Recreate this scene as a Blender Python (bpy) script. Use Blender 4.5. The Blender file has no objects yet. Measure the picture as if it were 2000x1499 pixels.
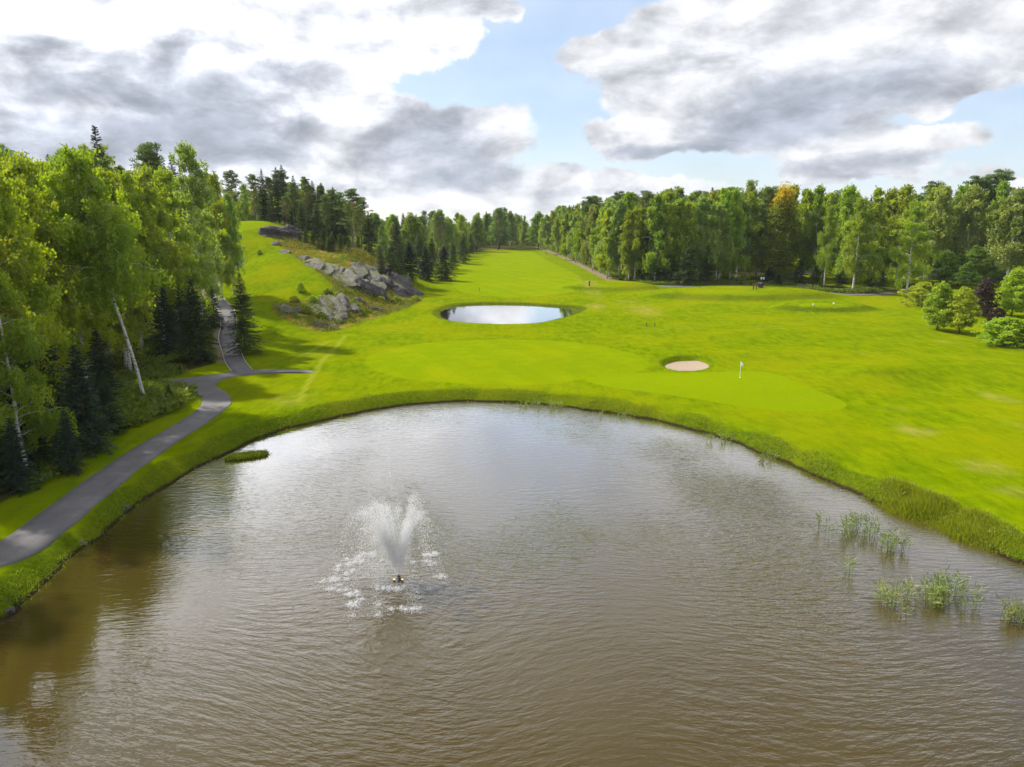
import bpy, math, random
import numpy as np
from mathutils import Vector

rnd = random.Random(7)
RG = np.random.default_rng(11)
sc = bpy.context.scene
R = math.radians

# ------------------------------------------------------------------ camera
F = 1388.0; CX, CY = 1000.0, 749.5; PITCH = R(12.6); CAMZ = 17.0
cam_d = bpy.data.cameras.new('camera'); cam = bpy.data.objects.new('camera', cam_d)
sc.collection.objects.link(cam); sc.camera = cam
cam.location = (0, 0, CAMZ); cam.rotation_euler = (R(90) - PITCH, 0, 0)
cam_d.sensor_fit = 'HORIZONTAL'; cam_d.sensor_width = 36.0; cam_d.lens = F / 2000 * 36
cam_d.clip_end = 20000; cam_d.clip_start = 0.2

SUN_EL, SUN_AZ = R(42), R(-58)        # azimuth measured from the view direction (+Y), negative = to the left
EXPOSURE = 0.55
SUN_STRENGTH = 5.0
SKY_STRENGTH = 0.095


def ray(px, py):
    a = (px - CX) / F; b = -(py - CY) / F
    c, s = math.cos(PITCH), math.sin(PITCH)
    return np.array([a, c + b * s, -s + b * c])


def at_z(px, py, z=0.0):
    d = ray(px, py); t = (z - CAMZ) / d[2]
    return np.array([0, 0, CAMZ]) + d * t


def at_y(px, py, y):
    d = ray(px, py); return np.array([0, 0, CAMZ]) + d * (y / d[1])


def project(p):
    x, y, z = p[0], p[1], p[2] - CAMZ
    c, s = math.cos(PITCH), math.sin(PITCH)
    dep = y * c - z * s; up = y * s + z * c
    return CX + F * x / dep, CY - F * up / dep


def azel(px, py):
    d = ray(px, py); d = d / np.linalg.norm(d)
    return math.atan2(d[0], d[1]), math.asin(d[2])


# ------------------------------------------------------------------ node helper
class NT:
    def __init__(self, tree):
        self.t = tree; self.n = tree.nodes; self.l = tree.links

    def new(self, typ, **kw):
        n = self.n.new(typ)
        for k, v in kw.items(): setattr(n, k, v)
        return n

    def put(self, sock, v):
        if isinstance(v, bpy.types.NodeSocket): self.l.new(v, sock)
        elif v is not None:
            if sock.type == 'RGBA' and len(v) == 3: v = (*v, 1)
            sock.default_value = v

    def math(self, op, a, b=None, c=None, clamp=False):
        n = self.new('ShaderNodeMath', operation=op, use_clamp=clamp)
        for i, v in enumerate((a, b, c)):
            if v is not None: self.put(n.inputs[i], v)
        return n.outputs[0]

    def vm(self, op, a, b=None, c=None):
        n = self.new('ShaderNodeVectorMath', operation=op)
        for i, v in enumerate((a, b, c)):
            if v is not None: self.put(n.inputs[i], v)
        return n.outputs['Value'] if op in ('DOT_PRODUCT', 'LENGTH', 'DISTANCE') else n.outputs[0]

    def ss(self, v, a, b, lo=0.0, hi=1.0):
        n = self.new('ShaderNodeMapRange', interpolation_type='SMOOTHSTEP')
        self.put(n.inputs[0], v)
        for i, x in enumerate((a, b, lo, hi)): n.inputs[i + 1].default_value = x
        return n.outputs[0]

    def mix(self, f, a, b, typ='MIX'):
        n = self.new('ShaderNodeMix', data_type='RGBA', blend_type=typ)
        self.put(n.inputs[0], f); self.put(n.inputs[6], a); self.put(n.inputs[7], b)
        return n.outputs[2]

    def noise(self, vec, scale, detail=4.0, rough=0.5, dist=0.0, color=False):
        n = self.new('ShaderNodeTexNoise')
        self.put(n.inputs['Vector'], vec)
        n.inputs['Scale'].default_value = scale; n.inputs['Detail'].default_value = detail
        n.inputs['Roughness'].default_value = rough; n.inputs['Distortion'].default_value = dist
        return n.outputs['Color' if color else 'Fac']

    def mapping(self, vec, loc=(0, 0, 0), rot=(0, 0, 0), scale=(1, 1, 1)):
        n = self.new('ShaderNodeMapping'); self.put(n.inputs[0], vec)
        n.inputs[1].default_value = loc; n.inputs[2].default_value = rot; n.inputs[3].default_value = scale
        return n.outputs[0]


# ------------------------------------------------------------------ sky
CLOUD = [(200, 180, 430, 190, 1.3), (480, 240, 200, 110, 1.0), (480, 50, 470, 130, 1.2), (770, 60, 160, 85, 1.0),
         (0, 60, 300, 200, 1.2), (120, 320, 420, 110, .9), (470, 320, 150, 55, .5), (690, 190, 130, 100, .7),
         (830, 290, 200, 105, 1.15), (980, 260, 140, 50, .8), (700, 330, 140, 70, .7), (900, 365, 220, 40, .6),
         (965, 15, 70, 36, .9), (1200, 100, 110, 45, .9), (1400, 90, 250, 110, 1.2), (1750, 60, 380, 120, 1.3),
         (1500, 210, 220, 95, 1.2), (1235, 265, 125, 50, 1.0), (1330, 190, 140, 110, 1.0), (1920, 100, 180, 70, .8),
         (1650, 180, 170, 65, .8), (1720, 285, 160, 50, 1.0), (1600, 312, 110, 40, .9), (1840, 270, 120, 32, .7),
         (1820, 208, 55, 22, .7), (1990, 345, 50, 34, .8), (1150, 362, 200, 38, .75), (1350, 365, 150, 32, .7),
         (1050, 335, 70, 24, .6), (950, 400, 320, 26, .7), (1560, 352, 80, 24, .6), (1860, 335, 150, 24, .5),
         (600, 395, 300, 40, .6), (250, -170, 560, 230, 1.2), (1720, -150, 360, 170, 1.2)]      # the two banks go on above the frame
DARK = [(270, 130, 240, 60, .75), (80, 225, 260, 80, .7), (450, 240, 190, 85, .8), (300, 300, 280, 60, .75),
        (600, 150, 95, 26, .7), (860, 250, 110, 55, .6), (840, 310, 180, 60, .8), (920, 350, 140, 30, .6),
        (1550, 220, 200, 60, .85), (1470, 258, 150, 36, .8), (1300, 294, 130, 16, .95), (1660, 150, 200, 60, .5),
        (1850, 130, 150, 45, .45), (1600, 332, 120, 16, .6), (1740, 308, 130, 14, .6), (1160, 380, 150, 12, .5),
        (700, 380, 150, 20, .6), (20, 60, 80, 40, .5), (180, 20, 110, 22, .3), (430, 70, 170, 28, .35), (720, 100, 130, 26, .3), (640, 30, 150, 24, .22), (960, 25, 50, 14, .3), (1280, 120, 110, 40, .25)]
w = bpy.data.worlds.new('World'); sc.world = w; w.use_nodes = True
g = NT(w.node_tree); g.n.clear()
tc = g.new('ShaderNodeTexCoord')
dirv = tc.outputs['Generated']
sep = g.new('ShaderNodeSeparateXYZ'); g.l.new(dirv, sep.inputs[0])
az = g.math('ARCTAN2', sep.outputs[0], sep.outputs[1])
el = g.math('ARCSINE', sep.outputs[2])
comb = g.new('ShaderNodeCombineXYZ'); g.l.new(az, comb.inputs[0]); g.l.new(el, comb.inputs[1])
p0 = comb.outputs[0]
# warp so that cloud edges billow
wn = g.noise(dirv, 9.0, 5.0, 0.6, color=True)
wv = g.vm('SUBTRACT', wn, (0.5, 0.5, 0.5))
p1 = g.vm('MULTIPLY_ADD', wv, (0.14, 0.07, 0.0), p0)


def blobs(lst, pv):
    acc = 0.0
    for cx, cy, rx, ry, wt in lst:
        if lst is DARK: rx *= 1.1; ry *= 1.15
        a, e = azel(cx, cy)
        sx, sy = F / rx * 1.06, F / ry * 1.06
        v = g.vm('MULTIPLY_ADD', pv, (sx, sy, 0), (-a * sx, -e * sy, 0))
        d = g.vm('DOT_PRODUCT', v, v)
        k = g.math('MULTIPLY_ADD', d, -1.0, 1.0, clamp=True)
        acc = g.math('MULTIPLY_ADD', k, wt, acc)
    return acc


B = blobs(CLOUD, p1)
DK = blobs(DARK, g.vm('MULTIPLY_ADD', wv, (0.09, 0.05, 0.0), p0))
# puff noise, compared with a sample shifted towards the sun for relief
pn = g.mapping(dirv, scale=(1, 1, 1.9))
n1 = g.noise(pn, 8.5, 9.0, 0.57, 0.25)
pn2 = g.mapping(dirv, loc=(-0.016, 0.0, 0.04), scale=(1, 1, 1.9))
n2 = g.noise(pn2, 8.5, 6.0, 0.55, 0.25)
nb = g.noise(g.mapping(dirv, scale=(1, 1, 2.2)), 2.4, 6.0, 0.55, 0.2)
outm = g.math('MAXIMUM', g.ss(el, 0.27, 0.42), g.ss(g.math('ABSOLUTE', az), 0.62, 0.85))
gen = g.math('MULTIPLY_ADD', nb, 3.2, -1.05)
field = g.math('MULTIPLY_ADD', outm, g.math('MAXIMUM', gen, 0.0), B)
D = g.math('MULTIPLY_ADD', g.math('SUBTRACT', n1, 0.5), 1.25, field)
cov = g.ss(D, 0.2, 0.58)
thin = g.ss(g.math('ADD', nb, g.math('MULTIPLY', n1, 0.4)), 0.4, 1.1, 0.22, 0.75)
relief = g.math('MULTIPLY', g.math('SUBTRACT', n1, n2), 1.5)
dark = g.math('MULTIPLY_ADD', g.math('SUBTRACT', nb, 0.5), 1.0, g.math('MULTIPLY_ADD', g.math('SUBTRACT', n1, 0.5), 0.55, DK))
dark = g.math('MULTIPLY_ADD', outm, g.math('MULTIPLY', g.ss(nb, 0.55, 0.8), 0.3), dark)
dark = g.math('ADD', dark, relief)
dk = g.ss(dark, -0.3, 1.5)
dk = g.math('SUBTRACT', 1.0, g.math('POWER', g.math('SUBTRACT', 1.0, dk), 1.7))
sunv = (math.cos(SUN_EL) * math.sin(SUN_AZ), math.cos(SUN_EL) * math.cos(SUN_AZ), math.sin(SUN_EL))
glow = g.ss(g.vm('DOT_PRODUCT', dirv, sunv), 0.45, 1.0, 1.0, 2.4)      # thin cloud scatters most light forward, round the sun
ccol = g.mix(dk, g.mix(1.0, (6.5, 6.6, 6.9), glow, 'MULTIPLY'), (3.7, 4.05, 4.8))
n3 = g.noise(g.mapping(dirv, scale=(1, 1, 2.6)), 16.0, 7.0, 0.6, 0.3)
texv = g.math('ADD', g.math('MULTIPLY_ADD', g.math('SUBTRACT', n3, 0.5), 0.9, 1.0), g.math('MULTIPLY', g.math('SUBTRACT', n2, n1), 1.6))
ccol = g.mix(1.0, ccol, g.ss(texv, 0.4, 1.6, 0.66, 1.34), 'MULTIPLY')
sky = g.new('ShaderNodeTexSky', sky_type='NISHITA')
sky.sun_disc = False; sky.sun_elevation = SUN_EL; sky.sun_rotation = SUN_AZ
sky.altitude = 100; sky.air_density = 1.0; sky.dust_density = 0.6; sky.ozone_density = 1.5
skyc = g.mix(1.0, sky.outputs[0], (1.0, 1.0, 1.0), 'MULTIPLY')
skyt = g.mix(thin, skyc, (6.6, 7.5, 9.2))
col = g.mix(cov, skyt, ccol)
bg = g.new('ShaderNodeBackground'); g.l.new(col, bg.inputs[0]); bg.inputs[1].default_value = SKY_STRENGTH
wo = g.new('ShaderNodeOutputWorld'); g.l.new(bg.outputs[0], wo.inputs[0])
w.cycles.sampling_method = 'MANUAL'; w.cycles.sample_map_resolution = 512

sun_d = bpy.data.lights.new('sun', 'SUN'); sun = bpy.data.objects.new('sun', sun_d); sc.collection.objects.link(sun)
sun_d.energy = SUN_STRENGTH; sun_d.angle = R(1.5); sun_d.color = (1.0, 0.95, 0.86)
sdir = Vector((math.cos(SUN_EL) * math.sin(SUN_AZ), math.cos(SUN_EL) * math.cos(SUN_AZ), math.sin(SUN_EL)))
sun.rotation_euler = sdir.to_track_quat('Z', 'Y').to_euler(); sun.location = sdir * 300

vs = sc.view_settings; vs.view_transform = 'Standard'; vs.look = 'None'; vs.gamma = 1.0
vs.exposure = EXPOSURE; vs.use_curve_mapping = False
cy = sc.cycles
cy.max_bounces = 6; cy.diffuse_bounces = 4; cy.glossy_bounces = 3; cy.transmission_bounces = 4
cy.transparent_max_bounces = 6; cy.caustics_reflective = False; cy.caustics_refractive = False
cy.use_denoising = True; cy.sample_clamp_indirect = 6.0
try: cy.denoiser = 'OPENIMAGEDENOISE'
except Exception: pass

COL = sc.collection


# ------------------------------------------------------------------ numpy noise
def vnoise(P, seed=0):
    P = np.asarray(P, float); I = np.floor(P).astype(np.int64); f = P - I; f = f * f * (3 - 2 * f)

    def h(ix, iy, iz):
        n = (ix * 374761393 + iy * 668265263 + iz * 2147483647 + seed * 1274126177) & 0xffffffff
        n = ((n ^ (n >> 13)) * 1274126177) & 0xffffffff
        n = n ^ (n >> 16)
        return (n & 0xffff) / 65535.0
    r = 0
    for dx in (0, 1):
        for dy in (0, 1):
            for dz in (0, 1):
                wgt = (f[:, 0] if dx else 1 - f[:, 0]) * (f[:, 1] if dy else 1 - f[:, 1]) * (f[:, 2] if dz else 1 - f[:, 2])
                r = r + wgt * h(I[:, 0] + dx, I[:, 1] + dy, I[:, 2] + dz)
    return r


def fbm(P, octv=4, seed=0):
    r = 0; a = 0.5; P = np.asarray(P, float)
    for o in range(octv):
        r = r + a * vnoise(P, seed + o); P = P * 2.03; a *= 0.5
    return r


def n2d(x, y, s, octv=3, seed=0):
    return fbm(np.stack([x * s, y * s, np.full_like(x, 3.7 + seed)], 1), octv, seed) - 0.44


def sst(v, a, b):
    t = np.clip((v - a) / (b - a), 0, 1); return t * t * (3 - 2 * t)


def segdist(P, line, closed=False):
    P = np.asarray(P); L = np.asarray(line)
    d = np.full(len(P), 1e9)
    n = len(L)
    for i in range(n if closed else n - 1):
        a = L[i]; b = L[(i + 1) % n]; ab = b - a
        t = np.clip(((P - a) @ ab) / max(ab @ ab, 1e-9), 0, 1)
        q = a + t[:, None] * ab
        d = np.minimum(d, np.hypot(P[:, 0] - q[:, 0], P[:, 1] - q[:, 1]))
    return d


def inside(P, poly):
    P = np.asarray(P); L = np.asarray(poly); r = np.zeros(len(P), bool); n = len(L)
    for i in range(n):
        a = L[i]; b = L[(i + 1) % n]
        c = ((a[1] > P[:, 1]) != (b[1] > P[:, 1]))
        with np.errstate(divide='ignore', invalid='ignore'):
            xx = (b[0] - a[0]) * (P[:, 1] - a[1]) / (b[1] - a[1]) + a[0]
        r ^= c & (P[:, 0] < xx)
    return r


def sdf(P, poly):            # negative inside
    d = segdist(P, poly, True); return np.where(inside(P, poly), -d, d)


def smooth(pts, it=2, closed=False):
    p = np.asarray(pts, float)
    for _ in range(it):
        if closed: q = np.roll(p, -1, 0); a, b = p, q
        else: a, b = p[:-1], p[1:]
        n = np.empty((len(a) * 2, p.shape[1])); n[0::2] = a * .75 + b * .25; n[1::2] = a * .25 + b * .75
        p = n if closed else np.vstack([p[:1], n, p[-1:]])
    return p


# ------------------------------------------------------------------ terrain height
shore_px = [(0, 1215), (60, 1165), (110, 1120), (160, 1075), (215, 1038), (262, 990), (330, 945), (400, 905),
            (470, 872), (520, 850), (600, 828), (700, 805), (800, 790), (900, 784), (1000, 786), (1100, 795),
            (1200, 808), (1300, 826), (1400, 852), (1480, 883), (1560, 915), (1650, 955), (1720, 985), (1800, 1012),
            (1870, 1040), (1940, 1075), (2000, 1105)]
shore = [at_z(a, b, 0)[:2] for a, b in shore_px]
POND = np.array(shore + [(30, 27), (34, 14), (33, -15), (20, -40), (-15, -42), (-31, -25), (-33, -2), (-28.5, 15)])
POND = smooth(POND, 1, True)
SHORE = smooth(np.array(shore), 1)
Z2 = 1.35           # level of the small pond
p2_px = [(852, 612), (868, 602), (905, 596), (960, 594), (1030, 595), (1080, 599), (1132, 602), (1142, 608),
         (1105, 622), (1065, 632), (1030, 636), (980, 637), (930, 635), (882, 631), (856, 622)]
POND2 = smooth(np.array([at_z(a, b, Z2)[:2] for a, b in p2_px]), 2, True)

# control points of the hill: pixel, depth
hp = [(440, 640, 103), (425, 600, 115), (420, 565, 128), (470, 515, 150), (500, 600, 112), (520, 520, 140),
      (600, 605, 117), (560, 560, 127), (620, 560, 127), (540, 500, 146), (500, 480, 155), (500, 450, 167),
      (508, 434, 176), (548, 450, 170), (590, 475, 164), (640, 492, 158), (700, 490, 158), (755, 522, 158),
      (800, 556, 160), (660, 600, 119), (700, 572, 131), (690, 540, 141), (650, 520, 149), (740, 560, 146)]
hz = [(-60, 110, 4.5), (-90, 130, 8), (-100, 85, 3), (-62, 75, 1.7), (-125, 180, 13), (-62, 205, 16.5),
      (-92, 200, 15), (-40, 195, 10), (-44, 83, 1.3), (-60, 60, 1.3), (-48, 48, 1.1), (-42, 36, 1.0), (-40, 20, 1.0), (-80, 40, 2.0),
      (-90, 0, 2), (-60, 250, 12), (-110, 280, 12), (-150, 120, 12)]


def base_h(x, y):
    return np.interp(y, [-100, 75, 100, 130, 160, 250, 360, 700, 3000], [1, 1, 1.3, 1.9, 2.6, 3.6, 5, 9, 10])


ctrl = []
for a, b, yy in hp:
    p = at_y(a, b, yy); ctrl.append((p[0], p[1], p[2] - base_h(p[0], p[1])))
for a, b, c in hz: ctrl.append((a, b, c - base_h(a, b)))
for a, b in [(455, 722), (520, 705), (570, 690), (610, 660), (640, 650), (700, 627), (760, 603), (835, 582), (880, 560), (700, 700),
             (300, 770), (420, 760), (620, 740), (900, 540)]:
    p = at_z(a, b, 1.6); ctrl.append((p[0], p[1], 0.0))
for a, b in [(-20, 180), (-24, 200), (-20, 230), (0, 150), (10, 200), (-30, 300), (0, 250), (-20, 90), (0, 120), (-30, 60), (0, 350)]:
    ctrl.append((a, b, 0.0))
ctrl = np.array(ctrl)


def tps_fit(c):
    n = len(c); d = np.hypot(c[:, None, 0] - c[None, :, 0], c[:, None, 1] - c[None, :, 1]) / 50
    K = np.where(d > 0, d * d * np.log(np.maximum(d, 1e-9)), 0) + np.eye(n) * 0.004
    P = np.c_[np.ones(n), c[:, :2] / 50]; A = np.zeros((n + 3, n + 3)); A[:n, :n] = K; A[:n, n:] = P; A[n:, :n] = P.T
    return np.linalg.solve(A, np.r_[c[:, 2], 0, 0, 0])


TW = tps_fit(ctrl)


def hill(x, y):
    r = TW[-3] + TW[-2] * x / 50 + TW[-1] * y / 50
    for i in range(len(ctrl)):
        d2 = ((x - ctrl[i, 0]) ** 2 + (y - ctrl[i, 1]) ** 2) / 2500
        r = r + TW[i] * 0.5 * d2 * np.log(np.maximum(d2, 1e-12))
    return np.clip(r, 0, 20)


def hill_win(x, y):
    # hill only on its own side of a line along the foot of the rocks
    foot = np.interp(y, [0, 60, 80, 95, 105, 120, 140, 163, 200, 300], [-26, -26, -22, -20, -22, -20, -17, -14, -12, -12])
    return sst(foot - x, 0, 9) * (1 - sst(y, 240, 330)) * sst(y, -20, 30) * (1 - sst(-x, 130, 220))


MOUNDS = []   # centre x,y, radii, height, flatness


def mound(px, py, z, rx, ry, h, flat=1.0):
    p = at_z(px, py, z); MOUNDS.append((p[0], p[1], rx, ry, h, flat))


mound(1190, 566, 2.3, 11, 8, 1.5, 2.5); mound(1445, 578, 2.4, 19, 9, 1.7, 3.0); mound(1605, 601, 2.0, 9, 5.5, 1.2, 3)
mound(1705, 735, 1.1, 6, 4, 1.1, 1); mound(1560, 690, 1.2, 12, 4, .35, 1); mound(1300, 700, 1.2, 9, 5, .3, 1)
mound(1000, 700, 1.2, 16, 8, .35, 1.5); mound(1500, 650, 1.5, 16, 5, .4, 1); mound(1850, 720, 1.2, 10, 6, .4, 1)
mound(1400, 760, 1.0, 17, 5.5, .35, 2)

path_px = [(-60, 1125), (0, 1090), (100, 1018), (200, 940), (300, 870), (380, 822), (420, 795), (425, 775), (390, 755), (345, 748)]
PATHS = []


def gpath(px, zs):
    return np.array([at_z(a, b, z)[:2] for (a, b), z in zip(px, zs)])


PATH_MAIN = smooth(np.vstack([[(-30.5, 8)], [(-30, 20)], gpath(path_px[1:-1] + [(400, 754)], [1.0] * 9)]), 2)
PATH_BRANCH = smooth(gpath([(40, 775), (120, 768), (230, 752), (330, 745), (410, 738), (480, 726), (540, 723), (612, 724)], [1.05] * 8), 2)
PATH_HILL = smooth(np.vstack([gpath([(478, 728), (458, 705), (452, 682)], [1.1, 1.2, 1.5]),
                              [at_y(a, b, yy)[:2] for a, b, yy in [(441, 660, 98), (449, 632, 106), (440, 606, 114), (420, 582, 122), (412, 563, 129), (430, 540, 139), (472, 514, 150)]]]), 2)
PATH_RIGHT = smooth(gpath([(1240, 558), (1330, 561), (1420, 558), (1480, 559), (1540, 566), (1620, 573), (1690, 575), (1745, 572)], [2.6] * 8), 2)
PATH_UP = smooth(gpath([(1478, 556), (1510, 551), (1560, 540), (1600, 530)], [2.65] * 4), 2)
PATHS = [(PATH_MAIN, 1.25), (PATH_BRANCH, 1.25), (PATH_HILL, 1.08), (PATH_RIGHT, 1.1), (PATH_UP, 1.5)]
BUNKER = smooth(np.array([at_z(a, b, 1.15)[:2] for a, b in [(1288, 711), (1305, 702), (1340, 699), (1375, 700), (1394, 710), (1385, 719), (1345, 723), (1308, 720)]]), 2, True)


def height(x, y, carve=True):
    x = np.asarray(x, float).ravel(); y = np.asarray(y, float).ravel()
    P = np.c_[x, y]
    z = base_h(x, y) + hill(x, y) * hill_win(x, y)
    for mx, my, rx, ry, h, fl in MOUNDS:
        q = ((x - mx) / rx) ** 2 + ((y - my) / ry) ** 2
        z = z + h * (np.exp(-q) if fl == 1 else np.exp(-q ** fl))
    lawn = n2d(x, y, 1 / 14, 2, 3) * 0.5 + n2d(x, y, 1 / 5, 2, 9) * 0.10
    fade = np.ones(len(x))
    near = (np.abs(x) < 90) & (y < 260)
    d1 = np.full(len(x), 99.); idx = np.where((y < 90) & (np.abs(x) < 70))[0]
    if len(idx): d1[idx] = sdf(P[idx], POND)
    d2 = np.full(len(x), 99.); idx = np.where((y > 95) & (y < 175) & (np.abs(x) < 40))[0]
    if len(idx): d2[idx] = sdf(P[idx], POND2)
    z = z + lawn * sst(d1, 3, 12) * sst(d2, 3, 10)
    rough = n2d(x, y, 0.55, 2, 5)
    # banks
    dd = d1 + rough * 1.1 * (1 - sst(np.abs(d1), 0.5, 3))
    bank = np.where(dd < 0, np.maximum(dd * 0.5, -1.6), 0.06 + 0.9 * sst(dd, -0.5, 1.9))
    k = sst(d1, 0.8, 4.0); z = bank * (1 - k) + z * k
    dd = d2 + rough * 0.3
    bank = np.where(dd < 0, Z2 + np.maximum(dd * 0.6, -1.5), Z2 + 0.05 + 0.45 * sst(dd, -0.4, 1.6))
    k = sst(d2, 0.8, 8.0); z = bank * (1 - k) + z * k
    if carve:
        idx = np.where(near)[0]
        if len(idx):
            for line, hw in PATHS:
                d = segdist(P[idx], line)
                z[idx] -= 0.16 * (1 - sst(d, hw - 0.25, hw + 0.1))
            db = sdf(P[idx], BUNKER)
            z[idx] -= 0.75 * (1 - sst(db, -0.9, 0.12))
    return z


def h1(x, y, carve=False):
    return float(height([x], [y], carve)[0])


def ground(px, py, lo=22, hi=900):
    d = ray(px, py); t = np.geomspace(lo, hi, 1500)
    X = d[0] * t; Y = d[1] * t; Z = CAMZ + d[2] * t
    hh = np.maximum(height(X, Y, False), 0); k = np.argmax(Z <= hh)
    if Z[k] > hh[k]: k = len(t) - 1
    return np.array([X[k], Y[k], hh[k]])


# ------------------------------------------------------------------ object helpers
def tag(o, label=None, cat=None, group=None, kind=None):
    if label: o['label'] = label
    if cat: o['category'] = cat
    if group: o['group'] = group
    if kind: o['kind'] = kind
    return o


def obj(name, me, parent=None, mat=None):
    o = bpy.data.objects.new(name, me); COL.objects.link(o)
    if parent is not None: o.parent = parent
    if mat is not None and me is not None and not me.materials: me.materials.append(mat)
    return o


def empty(name, loc=(0, 0, 0), rz=0, s=1.0):
    o = bpy.data.objects.new(name, None); COL.objects.link(o)
    o.location = loc; o.rotation_euler = (0, 0, rz); o.scale = (s, s, s); o.empty_display_size = 0.2
    return o


def mk(name, V, faces, smooth_=False, mat=None, attr=None):
    """faces: int array (n,3)/(n,4) or a list of such arrays"""
    V = np.asarray(V, np.float32)
    if not isinstance(faces, list): faces = [faces]
    faces = [np.asarray(f, np.int32) for f in faces if len(f)]
    loops = np.concatenate([f.ravel() for f in faces])
    tot = np.concatenate([np.full(len(f), f.shape[1], np.int32) for f in faces])
    st = np.r_[0, np.cumsum(tot)[:-1]].astype(np.int32)
    me = bpy.data.meshes.new(name)
    me.vertices.add(len(V)); me.vertices.foreach_set('co', V.ravel())
    me.loops.add(len(loops)); me.loops.foreach_set('vertex_index', loops)
    me.polygons.add(len(tot)); me.polygons.foreach_set('loop_start', st); me.polygons.foreach_set('loop_total', tot)
    if smooth_: me.polygons.foreach_set('use_smooth', np.ones(len(tot), bool))
    if attr:
        for an, data in attr.items():
            if data.ndim == 2:
                a = me.color_attributes.new(an, 'FLOAT_COLOR', 'POINT'); a.data.foreach_set('color', data.astype(np.float32).ravel())
            else:
                a = me.attributes.new(an, 'FLOAT', 'POINT'); a.data.foreach_set('value', data.astype(np.float32))
    me.update(calc_edges=True); me.validate()
    if mat is not None: me.materials.append(mat)
    return me


class Geo:
    def __init__(self): self.V = []; self.Q = []; self.T = []; self.n = 0; self.A = []

    def add(self, V, Q=None, T=None, a=None):
        V = np.asarray(V, float)
        if Q is not None and len(Q): self.Q.append(np.asarray(Q) + self.n)
        if T is not None and len(T): self.T.append(np.asarray(T) + self.n)
        self.V.append(V); self.n += len(V)
        self.A.append(np.zeros(len(V)) if a is None else a)

    def tube(self, path, rad, sides=6, cap=True):
        P = np.asarray(path, float); n = len(P); rad = np.broadcast_to(np.asarray(rad, float), (n,))
        T = np.gradient(P, axis=0); T /= np.linalg.norm(T, axis=1)[:, None] + 1e-9
        ref = np.where(np.abs(T[:, 2:3]) > 0.9, np.array([[1., 0, 0]]), np.array([[0., 0, 1]]))
        A = np.cross(T, ref); A /= np.linalg.norm(A, axis=1)[:, None]; B = np.cross(T, A)
        th = np.arange(sides) / sides * 2 * np.pi
        V = P[:, None] + rad[:, None, None] * (A[:, None] * np.cos(th)[None, :, None] + B[:, None] * np.sin(th)[None, :, None])
        i = np.arange(n - 1)[:, None] * sides; j = np.arange(sides)[None]; j2 = (j + 1) % sides
        Q = np.stack([i + j, i + j2, i + sides + j2, i + sides + j], -1).reshape(-1, 4)
        V = V.reshape(-1, 3); Tt = None
        if cap:
            V = np.vstack([V, P[:1], P[-1:]]); c0 = n * sides; jj = np.arange(sides); jn = (jj + 1) % sides
            Tt = np.vstack([np.c_[jn, jj, np.full(sides, c0)], np.c_[(n - 1) * sides + jj, (n - 1) * sides + jn, np.full(sides, c0 + 1)]])
        self.add(V, Q, Tt)

    def box(self, c, s, rz=0.0, bev=0.0):
        x, y, z = np.asarray(s) / 2
        if bev <= 0:
            V = np.array([[-x, -y, -z], [x, -y, -z], [x, y, -z], [-x, y, -z], [-x, -y, z], [x, -y, z], [x, y, z], [-x, y, z]])
            Q = [[0, 3, 2, 1], [4, 5, 6, 7], [0, 1, 5, 4], [1, 2, 6, 5], [2, 3, 7, 6], [3, 0, 4, 7]]
        else:
            b = bev; ring = [(-x + b, -y), (x - b, -y), (x, -y + b), (x, y - b), (x - b, y), (-x + b, y), (-x, y - b), (-x, -y + b)]
            V = np.array([[a, c_, zz] for zz in (-z, z) for a, c_ in ring] + [[0, 0, -z], [0, 0, z]])
            Q = [[i, (i + 1) % 8, 8 + (i + 1) % 8, 8 + i] for i in range(8)]
            cs, sn = math.cos(rz), math.sin(rz); V = np.c_[V[:, 0] * cs - V[:, 1] * sn, V[:, 0] * sn + V[:, 1] * cs, V[:, 2]] + np.asarray(c)
            self.add(V, Q, [[(i + 1) % 8, i, 16] for i in range(8)] + [[8 + i, 8 + (i + 1) % 8, 17] for i in range(8)]); return
        cs, sn = math.cos(rz), math.sin(rz)
        V = np.c_[V[:, 0] * cs - V[:, 1] * sn, V[:, 0] * sn + V[:, 1] * cs, V[:, 2]] + np.asarray(c)
        self.add(V, Q)

    def leaves(self, C, A, S, L, W, a=None):
        """rhombus blades: centre, long axis, side axis, length, width"""
        n = len(C); L = np.broadcast_to(np.asarray(L, float), (n,))[:, None]; W = np.broadcast_to(np.asarray(W, float), (n,))[:, None]
        V = np.stack([C - A * L / 2, C + S * W / 2, C + A * L / 2, C - S * W / 2], 1).reshape(-1, 3)
        Q = np.arange(n * 4).reshape(-1, 4)
        if a is None: a = RG.random(n)
        self.add(V, Q, None, np.repeat(a, 4))

    def mesh(self, name, smooth_=False, mat=None, var=False):
        fs = ([np.vstack(self.Q)] if self.Q else []) + ([np.vstack(self.T)] if self.T else [])
        return mk(name, np.vstack(self.V), fs, smooth_, mat, {'var': np.concatenate(self.A)} if var else None)


def unit(v): return v / (np.linalg.norm(v, axis=-1, keepdims=True) + 1e-9)


def rand_unit(n): return unit(RG.normal(size=(n, 3)))


def side_of(A):
    return unit(np.cross(A, rand_unit(len(A))))


# ------------------------------------------------------------------ materials
def mat(name):
    m = bpy.data.materials.new(name); m.use_nodes = True; t = NT(m.node_tree); t.n.clear()
    o = t.new('ShaderNodeOutputMaterial'); return m, t, o


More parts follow.
